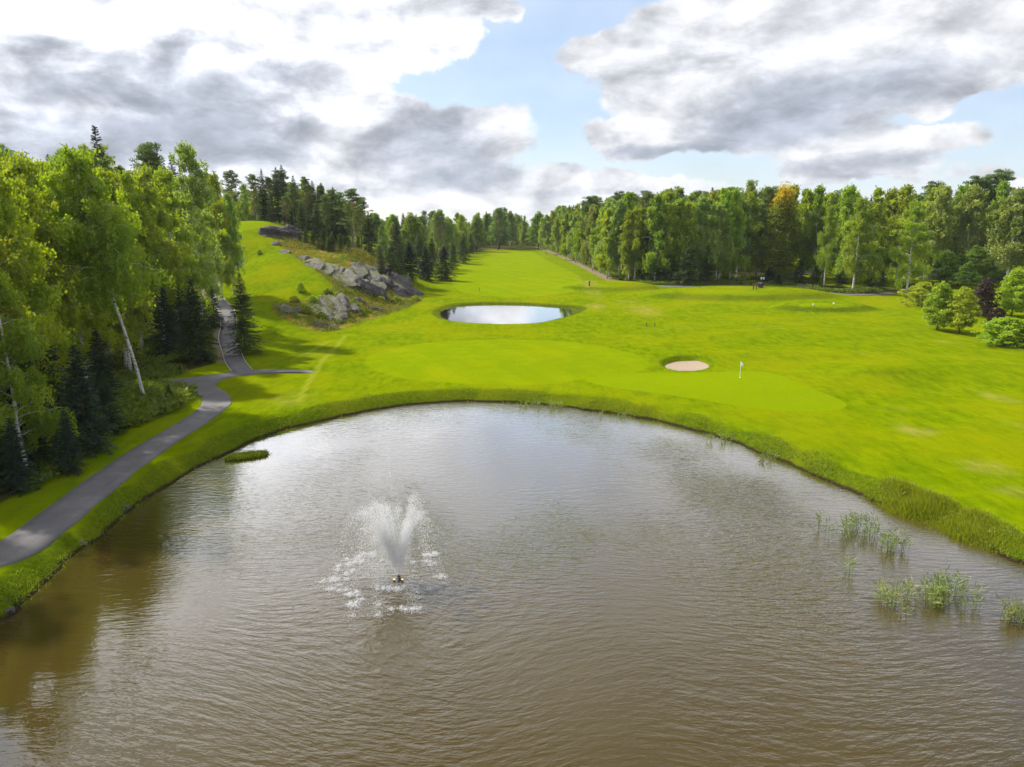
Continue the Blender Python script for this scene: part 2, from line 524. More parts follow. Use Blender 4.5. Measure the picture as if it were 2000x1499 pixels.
def principled(t, o, color, rough=0.8, normal=None, **kw):
    b = t.new('ShaderNodeBsdfPrincipled'); t.put(b.inputs['Base Color'], color); t.put(b.inputs['Roughness'], rough)
    for k, v in kw.items(): t.put(b.inputs[k], v)
    if normal is not None: t.l.new(normal, b.inputs['Normal'])
    t.l.new(b.outputs[0], o.inputs[0]); return b


def bump(t, h, strength=0.5, dist=0.1, normal=None):
    b = t.new('ShaderNodeBump'); t.put(b.inputs['Strength'], strength); b.inputs['Distance'].default_value = dist
    t.l.new(h, b.inputs['Height'])
    if normal is not None: t.l.new(normal, b.inputs['Normal'])
    return b.outputs[0]


def simple(name, color, rough=0.6, nscale=6.0, var=0.25, metallic=0.0, spec=0.5):
    m, t, o = mat(name); tcn = t.new('ShaderNodeTexCoord')
    n = t.noise(tcn.outputs['Object'], nscale, 4)
    c = t.mix(n, tuple(x * (1 - var) for x in color), tuple(min(1, x * (1 + var)) for x in color))
    principled(t, o, c, rough, Metallic=metallic, **{'Specular IOR Level': spec}); return m


def leaf_mat(name, c1, c2, trans=0.45, tcol=None, objvar=0.35, accent=None):
    """c1 dark leaf, c2 light leaf, thin leaves let light through"""
    m, t, o = mat(name)
    at = t.new('ShaderNodeAttribute', attribute_name='var'); oi = t.new('ShaderNodeObjectInfo')
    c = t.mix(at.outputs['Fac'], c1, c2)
    hs = t.new('ShaderNodeHueSaturation'); t.l.new(c, hs.inputs['Color'])
    t.l.new(t.math('MULTIPLY_ADD', oi.outputs['Random'], 0.035, 0.4825), hs.inputs['Hue'])
    r2 = t.math('FRACT', t.math('MULTIPLY', oi.outputs['Random'], 7.31))
    t.l.new(t.math('MULTIPLY_ADD', r2, objvar, 1 - objvar / 2), hs.inputs['Value'])
    col_ = hs.outputs[0]
    if accent:
        tcn = t.new('ShaderNodeTexCoord'); sp = t.new('ShaderNodeSeparateXYZ'); t.l.new(tcn.outputs['Object'], sp.inputs[0])
        zz = t.math('MULTIPLY_ADD', t.noise(tcn.outputs['Object'], 0.5, 3), 6.0, sp.outputs[2])
        col_ = t.mix(t.ss(zz, accent[0], accent[1]), col_, accent[2])
    df = t.new('ShaderNodeBsdfDiffuse'); t.l.new(col_, df.inputs[0])
    tr = t.new('ShaderNodeBsdfTranslucent')
    tcl = t.mix(1.0, col_, tcol or (1.25, 1.15, 0.5), 'MULTIPLY'); t.l.new(tcl, tr.inputs[0])
    mx = t.new('ShaderNodeMixShader'); mx.inputs[0].default_value = trans
    t.l.new(df.outputs[0], mx.inputs[1]); t.l.new(tr.outputs[0], mx.inputs[2])
    gl = t.new('ShaderNodeBsdfGlossy'); gl.inputs['Roughness'].default_value = 0.55; gl.inputs[0].default_value = (1, 1, 1, 1)
    m2 = t.new('ShaderNodeMixShader'); m2.inputs[0].default_value = 0.025
    t.l.new(mx.outputs[0], m2.inputs[1]); t.l.new(gl.outputs[0], m2.inputs[2])
    t.l.new(m2.outputs[0], o.inputs[0]); return m


def bark_mat(name, c1, c2, top=None, zt=(8, 14), dashes=False):
    m, t, o = mat(name); tcn = t.new('ShaderNodeTexCoord'); ob = tcn.outputs['Object']
    n = t.noise(t.mapping(ob, scale=(6, 6, 1.2)), 1.5, 5, 0.6)
    c = t.mix(t.ss(n, 0.35, 0.7), c1, c2)
    sp = t.new('ShaderNodeSeparateXYZ'); t.l.new(ob, sp.inputs[0])
    if dashes:
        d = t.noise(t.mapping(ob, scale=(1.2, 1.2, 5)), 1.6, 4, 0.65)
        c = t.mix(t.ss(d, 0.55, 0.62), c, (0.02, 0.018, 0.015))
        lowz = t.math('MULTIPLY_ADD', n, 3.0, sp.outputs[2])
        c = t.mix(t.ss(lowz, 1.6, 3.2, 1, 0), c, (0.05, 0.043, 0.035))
    if top: c = t.mix(t.ss(sp.outputs[2], *zt), c, top)
    principled(t, o, c, 0.85, bump(t, n, 0.6, 0.05)); return m


# ground -------------------------------------------------------------
def ground_mat():
    m, t, o = mat('ground_grass'); tcn = t.new('ShaderNodeTexCoord'); ob = tcn.outputs['Object']
    a1 = t.new('ShaderNodeAttribute', attribute_name='m1'); a2 = t.new('ShaderNodeAttribute', attribute_name='m2')
    s1 = t.new('ShaderNodeSeparateColor'); t.l.new(a1.outputs['Color'], s1.inputs[0])
    s2 = t.new('ShaderNodeSeparateColor'); t.l.new(a2.outputs['Color'], s2.inputs[0])
    forest, mown, green = s1.outputs; dry = a1.outputs['Alpha']
    bank, dirt, gold = s2.outputs; track = a2.outputs['Alpha']
    nl = t.noise(ob, 0.09, 4, 0.55); nm = t.noise(ob, 0.55, 5, 0.6); nf = t.noise(ob, 3.2, 6, 0.7); nff = t.noise(ob, 14.0, 3, 0.6)
    # streaky rough grass
    ns = t.noise(t.mapping(ob, rot=(0, 0, .5), scale=(1.0, .35, 1)), 1.3, 5, 0.65)
    rough = t.mix(t.ss(nm, .3, .7), (0.115, 0.172, 0.0006), (0.175, 0.22, 0.0006))
    rough = t.mix(t.ss(ns, .42, .68, 0, .65), rough, (0.075, 0.125, 0.001))
    rough = t.mix(t.ss(nl, .42, .68, 0, .55), rough, (0.225, 0.23, 0.001))
    mw = t.mix(t.ss(nm, .3, .7), (0.155, 0.218, 0.0006), (0.19, 0.242, 0.0006))
    mw = t.mix(t.ss(nl, .45, .7, 0, .5), mw, (0.24, 0.255, 0.001))
    gr = t.mix(nm, (0.16, 0.222, 0.001), (0.19, 0.245, 0.001))
    def brk(v, k=0.35, a=.3, b=.7):
        return t.ss(t.math('MULTIPLY_ADD', t.math('SUBTRACT', nm, 0.5), k * 2, v), a, b)
    stripe = t.math('SINE', t.math('MULTIPLY', t.vm('DOT_PRODUCT', ob, (0.9, 0.43, 0)), 1.15))
    mw = t.mix(t.ss(stripe, -.3, .3, 0, .22), mw, (0.125, 0.195, 0.0006))
    c = t.mix(brk(mown, .25), rough, mw)
    c = t.mix(t.ss(green, .35, .65), c, gr)
    nd = t.noise(t.mapping(ob, scale=(1, .5, 1)), 0.9, 6, 0.7)
    dr = t.ss(t.math('MULTIPLY', dry, t.math('MULTIPLY_ADD', nd, 2.4, -.5)), .15, 1.0, 0, .85)
    c = t.mix(dr, c, t.mix(nf, (0.24, 0.22, 0.02), (0.32, 0.25, 0.08)))
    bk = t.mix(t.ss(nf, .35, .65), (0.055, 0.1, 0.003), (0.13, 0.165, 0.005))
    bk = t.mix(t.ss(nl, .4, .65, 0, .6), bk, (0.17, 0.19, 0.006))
    c = t.mix(brk(bank, .5), c, bk)  # bank grass; mask also carries painted shade of tee mounds and bunker lip
    gd = t.mix(t.ss(nf, .3, .7), (0.17, 0.15, 0.02), (0.09, 0.115, 0.008)); gd = t.mix(t.ss(nm, .45, .6), gd, (0.075, 0.12, 0.006)); gd = t.mix(t.ss(nd, .48, .62), gd, (0.25, 0.17, 0.035))
    c = t.mix(brk(gold, .5), c, gd)
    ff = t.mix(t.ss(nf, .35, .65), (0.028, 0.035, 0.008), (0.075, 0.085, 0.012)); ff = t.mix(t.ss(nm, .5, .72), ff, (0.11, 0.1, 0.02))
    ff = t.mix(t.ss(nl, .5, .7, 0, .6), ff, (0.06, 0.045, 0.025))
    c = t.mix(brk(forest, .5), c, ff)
    c = t.mix(brk(dirt, .5), c, t.mix(nf, (0.17, 0.125, 0.08), (0.30, 0.235, 0.16)))
    c = t.mix(t.ss(track, .2, .8, 0, .6), c, (0.24, 0.26, 0.02))
    c = t.mix(t.ss(nff, .3, .7, 0.0, 0.6), c, t.mix(1.0, c, (0.55, 0.62, 0.5), 'MULTIPLY'))
    sz_ = t.new('ShaderNodeSeparateXYZ'); t.l.new(ob, sz_.inputs[0])
    c = t.mix(t.ss(t.math('MULTIPLY_ADD', nf, -0.12, sz_.outputs[2]), 0.0, 0.16, 1, 0), c, (0.035, 0.026, 0.014))   # mud at the waterline
    hgt = t.math('MULTIPLY_ADD', nff, 0.5, nf)
    rg = t.math('MULTIPLY_ADD', t.math('MAXIMUM', bank, forest), 0.5, 0.35)
    df = t.new('ShaderNodeBsdfDiffuse'); t.l.new(c, df.inputs[0]); t.l.new(bump(t, hgt, rg, 0.22), df.inputs['Normal']); t.l.new(df.outputs[0], o.inputs[0]); return m


def asphalt_mat():
    m, t, o = mat('asphalt'); tcn = t.new('ShaderNodeTexCoord'); ob = tcn.outputs['Object']
    n = t.noise(ob, 0.5, 5, 0.6); f = t.noise(ob, 18, 3, 0.7)
    c = t.mix(t.ss(n, .3, .7), (0.075, 0.07, 0.074), (0.12, 0.11, 0.11)); c = t.mix(t.ss(f, .3, .75, 0, .6), c, (0.15, 0.14, 0.135))
    cr = t.noise(t.mapping(ob, scale=(1, .4, 1)), 0.8, 6, .75); c = t.mix(t.ss(cr, .56, .66, 0, .6), c, (0.045, 0.043, 0.043))
    c = t.mix(t.ss(n, .55, .6, 0, .35), c, (0.15, 0.14, 0.135))
    principled(t, o, c, 0.9, bump(t, f, 0.3, 0.02)); return m


FXY = at_z(779, 1132, 0)


def watershade(t, o, c, nrm, ior, gain, off):
    fr = t.new('ShaderNodeFresnel'); fr.inputs['IOR'].default_value = ior; t.l.new(nrm, fr.inputs['Normal'])
    df = t.new('ShaderNodeBsdfDiffuse'); t.put(df.inputs[0], c); t.l.new(nrm, df.inputs['Normal'])
    gl = t.new('ShaderNodeBsdfGlossy'); gl.inputs['Roughness'].default_value = 0.03; gl.inputs[0].default_value = (1, 1, 1, 1); t.l.new(nrm, gl.inputs['Normal'])
    mx = t.new('ShaderNodeMixShader'); t.l.new(t.math('MULTIPLY_ADD', fr.outputs[0], gain, off, clamp=True), mx.inputs[0])
    t.l.new(df.outputs[0], mx.inputs[1]); t.l.new(gl.outputs[0], mx.inputs[2]); t.l.new(mx.outputs[0], o.inputs[0])


def water_mat(big=True):
    m, t, o = mat('pond_water' if big else 'calm_pond_water'); tcn = t.new('ShaderNodeTexCoord'); ob = tcn.outputs['Object']
    if big:
        wv_ = t.noise(ob, 0.035, 2, 0.5, color=True)
        warp = t.vm('MULTIPLY_ADD', t.vm('SUBTRACT', wv_, (.5, .5, .5)), (16, 16, 0), ob)
        na = t.noise(t.mapping(warp, rot=(0, 0, R(28)), scale=(0.9, 3.6, 1)), 0.75, 3, .5, .3)
        nb_ = t.noise(t.mapping(warp, rot=(0, 0, R(-14)), scale=(1.3, 4.2, 1)), 1.25, 3, .55, .2)
        nc = t.noise(ob, 5.5, 3, .6, .4)
        amp = t.noise(t.mapping(ob, rot=(0, 0, .6), scale=(1, .5, 1)), 0.07, 3, .5)
        rel = t.vm('SUBTRACT', ob, (FXY[0], FXY[1], 0)); r = t.vm('LENGTH', rel)
        rw = t.vm('LENGTH', t.vm('MULTIPLY_ADD', t.vm('SUBTRACT', t.noise(ob, .5, 3, .6, color=True), (.5, .5, .5)), (2.2, 2.2, 0), rel))
        ring = t.math('MULTIPLY', t.math('SINE', t.math('MULTIPLY', rw, 7.5)), t.ss(r, 1.0, 13.0, .5, 0))
        chop = t.math('MULTIPLY', nc, t.ss(r, 1.5, 5.5, 1.6, .22))
        h = t.math('MULTIPLY', t.math('ADD', na, t.math('MULTIPLY', nb_, .8)), t.ss(amp, .38, .62, .25, 1.5))
        h = t.math('ADD', h, t.math('MULTIPLY', ring, .16)); h = t.math('ADD', h, t.math('MULTIPLY', chop, .5))
        sx_ = t.new('ShaderNodeSeparateXYZ'); t.l.new(ob, sx_.inputs[0])
        h = t.math('MULTIPLY', h, t.ss(t.math('MULTIPLY_ADD', amp, 12.0, sx_.outputs[0]), -14, 9, .26, 1))   # lee of the wood
        nrm = bump(t, h, 0.5, 0.11)
        c = t.mix(t.noise(ob, .12, 3, .5), (0.038, 0.026, 0.004), (0.058, 0.041, 0.009))
        watershade(t, o, c, nrm, 1.45, 3.2, -.12)
    else:
        n = t.noise(ob, 1.2, 3, .5)
        watershade(t, o, (0.03, 0.027, 0.012, 1), bump(t, n, 0.04, 0.05), 1.5, 1.7, 0.0)
    return m


def rock_mat():
    m, t, o = mat('granite'); tcn = t.new('ShaderNodeTexCoord'); ob = tcn.outputs['Object']; oi = t.new('ShaderNodeObjectInfo')
    ge = t.new('ShaderNodeNewGeometry')
    n = t.noise(ob, .55, 6, .65); st = t.noise(t.mapping(ob, scale=(.35, 2.2, 2.2)), 1.0, 6, .65); f = t.noise(ob, 3.0, 5, .7)
    c = t.mix(t.ss(st, .32, .66), (0.032, 0.027, 0.029), (0.15, 0.138, 0.143))
    c = t.mix(t.ss(oi.outputs['Random'], .2, 1.0, 0, .8), c, t.mix(st, (0.045, 0.038, 0.045), (0.15, 0.115, 0.125)))
    c = t.mix(t.ss(f, .46, .62, 0, .9), c, (0.022, 0.019, 0.02))
    c = t.mix(t.ss(n, .62, .72, 0, .6), c, (0.22, 0.2, 0.18))
    sp = t.new('ShaderNodeSeparateXYZ'); t.l.new(ge.outputs['Normal'], sp.inputs[0])
    moss = t.ss(t.math('MULTIPLY_ADD', f, .9, t.math('MULTIPLY', sp.outputs[2], .75)), 1.0, 1.2, 0, .9)
    c = t.mix(moss, c, t.mix(n, (0.06, 0.08, 0.012), (0.1, 0.095, 0.03)))
    principled(t, o, c, 0.88, bump(t, t.math('ADD', f, st), .7, .25)); return m


M = {}
M['ground'] = ground_mat(); M['asphalt'] = asphalt_mat(); M['water'] = water_mat(True); M['water2'] = water_mat(False); M['rock'] = rock_mat()
M['kerb'] = simple('kerb_stone', (0.36, 0.34, 0.31), .9)
M['sand'] = simple('bunker_sand', (0.29, 0.215, 0.15), .95, 2.0, .12)
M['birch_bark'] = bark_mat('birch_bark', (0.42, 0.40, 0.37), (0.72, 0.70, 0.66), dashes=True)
M['spruce_bark'] = bark_mat('spruce_bark', (0.06, 0.045, 0.035), (0.14, 0.11, 0.09))
M['pine_bark'] = bark_mat('pine_bark', (0.10, 0.07, 0.055), (0.19, 0.14, 0.11), (0.36, 0.16, 0.07))
M['birch_leaf'] = leaf_mat('birch_leaf', (0.15, 0.25, 0.006), (0.34, 0.43, 0.012), .55)
M['birch_leaf_hazy'] = leaf_mat('birch_leaf_hazy', (0.16, 0.25, 0.045), (0.32, 0.41, 0.08), .52)  # blue raised in the leaf colour to paint in distance haze
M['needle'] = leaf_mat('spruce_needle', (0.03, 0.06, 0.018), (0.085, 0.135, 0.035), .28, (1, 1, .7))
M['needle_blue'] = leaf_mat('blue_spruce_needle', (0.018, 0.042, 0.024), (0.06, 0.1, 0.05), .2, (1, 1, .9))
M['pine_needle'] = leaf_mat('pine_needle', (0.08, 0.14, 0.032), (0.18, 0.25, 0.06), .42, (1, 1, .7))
M['leaf'] = leaf_mat('broad_leaf', (0.11, 0.2, 0.012), (0.22, 0.32, 0.018), .5)
M['leaf_light'] = leaf_mat('light_garden_leaf', (0.2, 0.31, 0.01), (0.4, 0.48, 0.02), .55)
M['leaf_yellow'] = leaf_mat('turning_leaf', (0.12, 0.21, 0.006), (0.26, 0.34, 0.01), .5, accent=(18, 22.5, (0.5, 0.4, 0.012)))
M['leaf_orange'] = leaf_mat('orange_turning_leaf', (0.06, 0.09, 0.008), (0.2, 0.15, 0.015), .45)
M['leaf_red'] = leaf_mat('purple_leaf', (0.032, 0.02, 0.016), (0.085, 0.05, 0.04), .3, (1.2, .9, .7))
M['grass'] = leaf_mat('tall_grass', (0.13, 0.2, 0.005), (0.25, 0.31, 0.012), .5)
M['reed'] = leaf_mat('reed_leaf', (0.15, 0.22, 0.05), (0.28, 0.33, 0.1), .5)
M['fern'] = leaf_mat('fern_leaf', (0.075, 0.135, 0.006), (0.18, 0.22, 0.012), .45)
M['dry_grass'] = leaf_mat('dry_grass', (0.14, 0.16, 0.012), (0.34, 0.3, 0.045), .45)
M['white'] = simple('white_paint', (0.8, 0.8, 0.8), .5, 3, .05); M['dark_metal'] = simple('dark_metal', (0.03, 0.03, 0.032), .5)
M['rust'] = simple('red_brown_wood', (0.12, 0.035, 0.025), .8)
M['silver'] = simple('silver_car_paint', (0.68, 0.69, 0.71), .25, 2, .03, .2); M['glass'] = simple('dark_car_glass', (0.02, 0.024, 0.03), .08)
M['tyre'] = simple('tyre_rubber', (0.018, 0.018, 0.018), .85); M['red'] = simple('tail_lamp', (0.4, 0.02, 0.02), .3)

# ================================================================== SETTING
def axis(fine0, fine1, step, lo, hi, grow):
    v = list(np.arange(fine0, fine1 + 1e-6, step)); s = step
    while v[-1] < hi: s = min(s * grow, 120); v.append(v[-1] + s)
    s = step
    while v[0] > lo: s = min(s * grow, 120); v.insert(0, v[0] - s)
    return np.array(v)


GX = axis(-72, 78, 0.5, -2500, 2500, 1.11)
GY = axis(20, 128, 0.5, -90, 3200, 1.022)
XX, YY = np.meshgrid(GX, GY); gx, gy = XX.ravel(), YY.ravel(); GP = np.c_[gx, gy]
gz = height(gx, gy, True)

# wood boundary beside the asphalt paths
pm = PATH_MAIN[PATH_MAIN[:, 1] < 61]; ph = PATH_HILL[PATH_HILL[:, 1] > 81]
bx = np.r_[[-34], pm[:, 0] - 3.9, [-41], ph[:, 0] - 1.9, [-72, -71, -62, -34, -27, -27]]
by = np.r_[[-60], pm[:, 1], [64], ph[:, 1], [165, 178, 183, 188, 200, 260]]
o_ = np.argsort(by); bx, by = bx[o_], by[o_]


def wood_edge(y): return np.interp(y, by, bx)


def gpoly(px, it=2): return smooth(np.array([ground(a, b)[:2] for a, b in px]), it, True)


GREEN = gpoly([(1130, 742), (1200, 728), (1300, 729), (1440, 726), (1515, 728), (1550, 746), (1600, 766), (1652, 785), (1655, 798), (1600, 806), (1500, 802), (1400, 787), (1280, 768), (1180, 757)])
APRON = gpoly([(700, 705), (750, 682), (850, 668), (1000, 663), (1130, 668), (1220, 686), (1275, 708), (1260, 726), (1150, 740), (1080, 752), (980, 752), (850, 748), (750, 735)])
FAIR = gpoly([(880, 566), (888, 540), (905, 512), (940, 492), (1040, 490), (1062, 506), (1100, 524), (1140, 542), (1140, 562), (1060, 580), (960, 584)])
TEES = [gpoly([(1110, 563), (1150, 557), (1220, 560), (1215, 567), (1150, 569)]), gpoly([(1330, 574), (1380, 568), (1500, 572), (1510, 579), (1420, 582)]),
        gpoly([(1555, 598), (1580, 592), (1640, 594), (1665, 600), (1640, 606), (1580, 606)])]
GOLD = gpoly([(515, 447), (560, 492), (615, 530), (655, 562), (640, 585), (545, 590), (525, 605), (560, 628), (610, 647), (650, 650), (720, 627), (785, 606), (835, 582), (805, 556), (760, 520), (700, 488), (600, 470)], 1)
rfront_px = [(1050, 492), (1100, 508), (1160, 532), (1195, 548), (1300, 556), (1400, 555), (1470, 548), (1540, 556), (1600, 563), (1665, 570), (1745, 575), (1800, 566), (1880, 556), (2000, 556), (2300, 556)]
RFRONT = np.array([at_z(a, b, 2.75)[:2] for a, b in rfront_px])
RWOOD = np.vstack([RFRONT[:7], [(84, 205), (84, 260), (110, 480), (40, 480)]])
MWOOD = np.array([(-50, 194), (-29, 190), (-24, 205), (-27, 240), (-24, 300), (-12, 352), (15, 362), (60, 365), (90, 420), (90, 560), (-160, 560), (-150, 300), (-80, 240)])

d1 = np.full(len(gx), 99.); ii = (gy < 90) & (np.abs(gx) < 70); d1[ii] = sdf(GP[ii], POND)
d2 = np.full(len(gx), 99.); ii = (gy > 95) & (gy < 180) & (np.abs(gx) < 45); d2[ii] = sdf(GP[ii], POND2)


def mask(poly, soft=0.4): return 1 - sst(sdf(GP, poly), -soft, soft)


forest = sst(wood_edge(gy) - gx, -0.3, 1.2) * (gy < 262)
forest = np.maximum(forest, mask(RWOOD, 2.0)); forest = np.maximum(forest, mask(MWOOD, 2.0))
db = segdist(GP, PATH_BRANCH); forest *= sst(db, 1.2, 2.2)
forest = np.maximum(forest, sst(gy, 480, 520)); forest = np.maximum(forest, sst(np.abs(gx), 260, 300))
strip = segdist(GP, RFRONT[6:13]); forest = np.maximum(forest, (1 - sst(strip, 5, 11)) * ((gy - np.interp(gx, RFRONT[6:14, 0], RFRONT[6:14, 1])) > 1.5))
mown = np.maximum(mask(APRON, 1.0), mask(FAIR, 1.5)); green = mask(GREEN, .7)
for tpoly in TEES: green = np.maximum(green, mask(tpoly, .5))
green = np.maximum(green, ((gx + 66) ** 2 / 60 + (gy - 173) ** 2 / 90 < 1) * 1.0)
dry = np.zeros(len(gx))
for px, py, rx, ry, k in [(1165, 600, 26, 9, 1), (1255, 606, 45, 16, .8), (1225, 590, 40, 5, .7), (1950, 778, 34, 18, .9), (1790, 842, 46, 18, .8), (1930, 915, 60, 22, .9), (1985, 830, 30, 15, .6),
                          (1150, 550, 22, 5, .9), (1490, 640, 50, 6, .55), (570, 780, 70, 22, .6), (630, 690, 60, 30, .45), (1330, 640, 60, 8, .5), (1700, 690, 60, 6, .45), (1980, 960, 50, 18, .75), (1760, 800, 60, 12, .45),
                          (1880, 590, 60, 6, .6), (1850, 668, 40, 4, .7), (1060, 600, 40, 5, .3), (1700, 1000, 60, 8, .5)]:
    c = ground(px, py); ex = abs(ground(px + rx, py)[0] - c[0]); ey = abs(ground(px, py - ry)[1] - c[1])
    dry = np.maximum(dry, k * np.exp(-((gx - c[0]) / ex) ** 2 - ((gy - c[1]) / ey) ** 2))
bank_shade = np.where(d1 < 40, 1 - sst(d1 + n2d(gx, gy, .3, 2, 8) * 2.2, .7, 2.0), 0); bank_shade = np.maximum(bank_shade, .9 * (1 - sst(d2, .5, 1.3)))
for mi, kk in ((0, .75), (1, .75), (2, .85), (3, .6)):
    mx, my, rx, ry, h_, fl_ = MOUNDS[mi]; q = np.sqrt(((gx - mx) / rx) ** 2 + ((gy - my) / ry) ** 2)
    ringm = np.exp(-((q - (1.0 if mi < 3 else .5)) / .17) ** 2) * sst((my - gy) / ry, -.1, .5); bank_shade = np.maximum(bank_shade, kk * ringm)  # unmown grass on near mound slopes; its dark tone also paints in their shade
ii = (np.abs(gx) < 60) & (gy > 60) & (gy < 110); dbk = np.full(len(gx), 9.); dbk[ii] = sdf(GP[ii], BUNKER); bank_shade = np.maximum(bank_shade, .7 * np.exp(-(dbk / .45) ** 2))  # bunker lip's shadow painted as a dark ring in the grass colour
gold = mask(GOLD, 1.0)
dirt = np.zeros(len(gx)); e = segdist(GP, RFRONT[:4]); dirt = .75 * (1 - sst(e, .8, 3.5)); e = segdist(GP, PATH_RIGHT); dirt = np.maximum(dirt, .55 * (1 - sst(e, 1.4, 2.4)))
dirt = np.maximum(dirt, .7 * (1 - sst(np.abs(segdist(GP, PATH_HILL)), 1.5, 2.6)) * (gx < wood_edge(gy) + 1.6) * (gy > 82))
far_c = at_z(965, 487, 5); dirt = np.maximum(dirt, np.exp(-((gx - far_c[0]) / 9) ** 2 - ((gy - far_c[1]) / 8) ** 2))
track = np.zeros(len(gx))
for pl in ([(675, 655), (655, 680), (630, 705), (610, 735), (592, 765), (585, 785)], [(640, 668), (600, 690), (570, 705)], [(1900, 545), (1860, 560)]):
    track = np.maximum(track, 1 - sst(segdist(GP, np.array([ground(a, b)[:2] for a, b in pl])), .1, .55))
m1 = np.c_[forest, mown, green, dry]; m2 = np.c_[bank_shade, dirt, gold, track]
ny, nx = XX.shape
ij = (np.arange(ny - 1)[:, None] * nx + np.arange(nx - 1)[None]).ravel()
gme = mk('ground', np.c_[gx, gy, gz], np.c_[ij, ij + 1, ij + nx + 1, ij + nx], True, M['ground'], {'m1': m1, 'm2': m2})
tag(obj('ground', gme), kind='structure')

# water sheets
wq = np.array([[-45, -60], [45, -60], [45, 80], [-45, 80]], float)
def flat(name, poly, z, mat_):
    n = len(poly); c = poly.mean(0); V = np.c_[np.vstack([poly, c]), np.full(n + 1, z)]
    i = np.arange(n); return mk(name, V, np.c_[i, (i + 1) % n, np.full(n, n)], False, mat_)
def grow(poly, d):
    t = unit(np.roll(poly, -1, 0) - np.roll(poly, 1, 0)); nrm = np.c_[t[:, 1], -t[:, 0]]
    if inside((poly[:1] + nrm[:1] * .05), poly)[0]: nrm = -nrm
    return poly + nrm * d
def tri_fill(name, poly, z, mat_):
    from mathutils.geometry import tessellate_polygon
    T = np.array(tessellate_polygon([[Vector((a, b, 0)) for a, b in poly]]))
    V = np.c_[poly, np.full(len(poly), z)]
    a, b, c = V[T[:, 0]], V[T[:, 1]], V[T[:, 2]]
    flip = ((b - a)[:, 0] * (c - a)[:, 1] - (b - a)[:, 1] * (c - a)[:, 0]) < 0
    T[flip] = T[flip][:, ::-1]
    return mk(name, V, T, False, mat_)
tag(obj('pond_water', tri_fill('pond_water', grow(POND, 1.4), 0.0, M['water'])), kind='structure')
tag(obj('small_pond_water', tri_fill('small_pond_water', grow(POND2, .9), Z2, M['water2'])), kind='structure')


def ribbon(name, line, hw, z_off, mat_, taper=0.0):
    d = np.r_[0, np.cumsum(np.hypot(*np.diff(line, axis=0).T))]; n = max(int(d[-1] / .6), 4); s = np.linspace(0, d[-1], n)
    L = np.c_[np.interp(s, d, line[:, 0]), np.interp(s, d, line[:, 1])]
    t = unit(np.gradient(L, axis=0)); nr = np.c_[-t[:, 1], t[:, 0]]
    wob = (n2d(L[:, 0], L[:, 1], .8, 2, 4) * .25)[:, None]
    offs = np.array([-1.0, -.97, -.5, 0, .5, .97, 1.0]) * hw
    tp = (1 - taper * sst(s / d[-1], .72, 1.0))[:, None, None]
    P = L[:, None] + nr[:, None] * (offs[None, :, None] * tp + np.sign(offs)[None, :, None] * wob[:, None] * (np.abs(offs) > .9 * hw)[None, :, None])
    zz = height(P[..., 0], P[..., 1], False).reshape(n, -1)
    zz = np.minimum(zz, zz[:, 3:4] + .12) + z_off; zz[:, 0] -= .12; zz[:, -1] -= .12
    if taper: zz -= (.14 * sst(s / d[-1], .93, 1.0))[:, None]
    V = np.concatenate([P, zz[..., None]], -1).reshape(-1, 3); k = len(offs)
    i = (np.arange(n - 1)[:, None] * k + np.arange(k - 1)[None]).ravel()
    return tag(obj(name, mk(name, V, np.c_[i, i + k, i + k + 1, i + 1][:, ::-1], True, mat_)), kind='structure'), L, nr


ribbon('asphalt_path', PATH_MAIN, 1.25, .0, M['asphalt'])
ribbon('branch_path', PATH_BRANCH, 1.25, .006, M['asphalt'], .6)
_, LH, NH = ribbon('hill_path', PATH_HILL, 1.02, .012, M['asphalt'])
ribbon('gravel_path', PATH_RIGHT, 1.05, .01, M['asphalt']); ribbon('side_path', PATH_UP, 1.5, .016, M['asphalt'])
for sgn in (-1, 1):
    L = LH + NH * 1.1 * sgn; L = L[3:]; zc = height(L[:, 0], L[:, 1], False) + .02
    G = Geo(); G.tube(np.c_[L, zc], .07, 5); tag(obj('path_kerb', G.mesh('path_kerb', False, M['kerb'])), kind='structure')
# widening where the main path meets the branch
cq = np.array([ground(a, b)[:2] for a, b in [(330, 746), (400, 740), (480, 730), (440, 741), (415, 752), (435, 768), (456, 785), (440, 800), (400, 800), (398, 785), (385, 768), (350, 753)]])
cq = smooth(cq, 2, True); V = np.c_[cq, height(cq[:, 0], cq[:, 1], False) + .02]
from mathutils.geometry import tessellate_polygon
T = np.array(tessellate_polygon([[Vector(v) for v in V]])); a, b, c = V[T[:, 0]], V[T[:, 1]], V[T[:, 2]]
fl = ((b - a)[:, 0] * (c - a)[:, 1] - (b - a)[:, 1] * (c - a)[:, 0]) < 0; T[fl] = T[fl][:, ::-1]
tag(obj('path_junction', mk('path_junction', V, T, True, M['asphalt'])), kind='structure')
# car park far beyond the trees
cp = np.array([at_z(a, b, 3.0)[:2] for a, b in [(1790, 545), (1830, 528), (1900, 531), (2120, 531), (2150, 549), (1900, 549)]])
V = np.c_[cp, height(cp[:, 0], cp[:, 1], False) + .25]
tag(obj('car_park', mk('car_park', V, np.array([[0, 1, 2], [0, 2, 5], [2, 3, 5], [3, 4, 5]])[:, ::-1], False, M['asphalt'])), kind='structure')
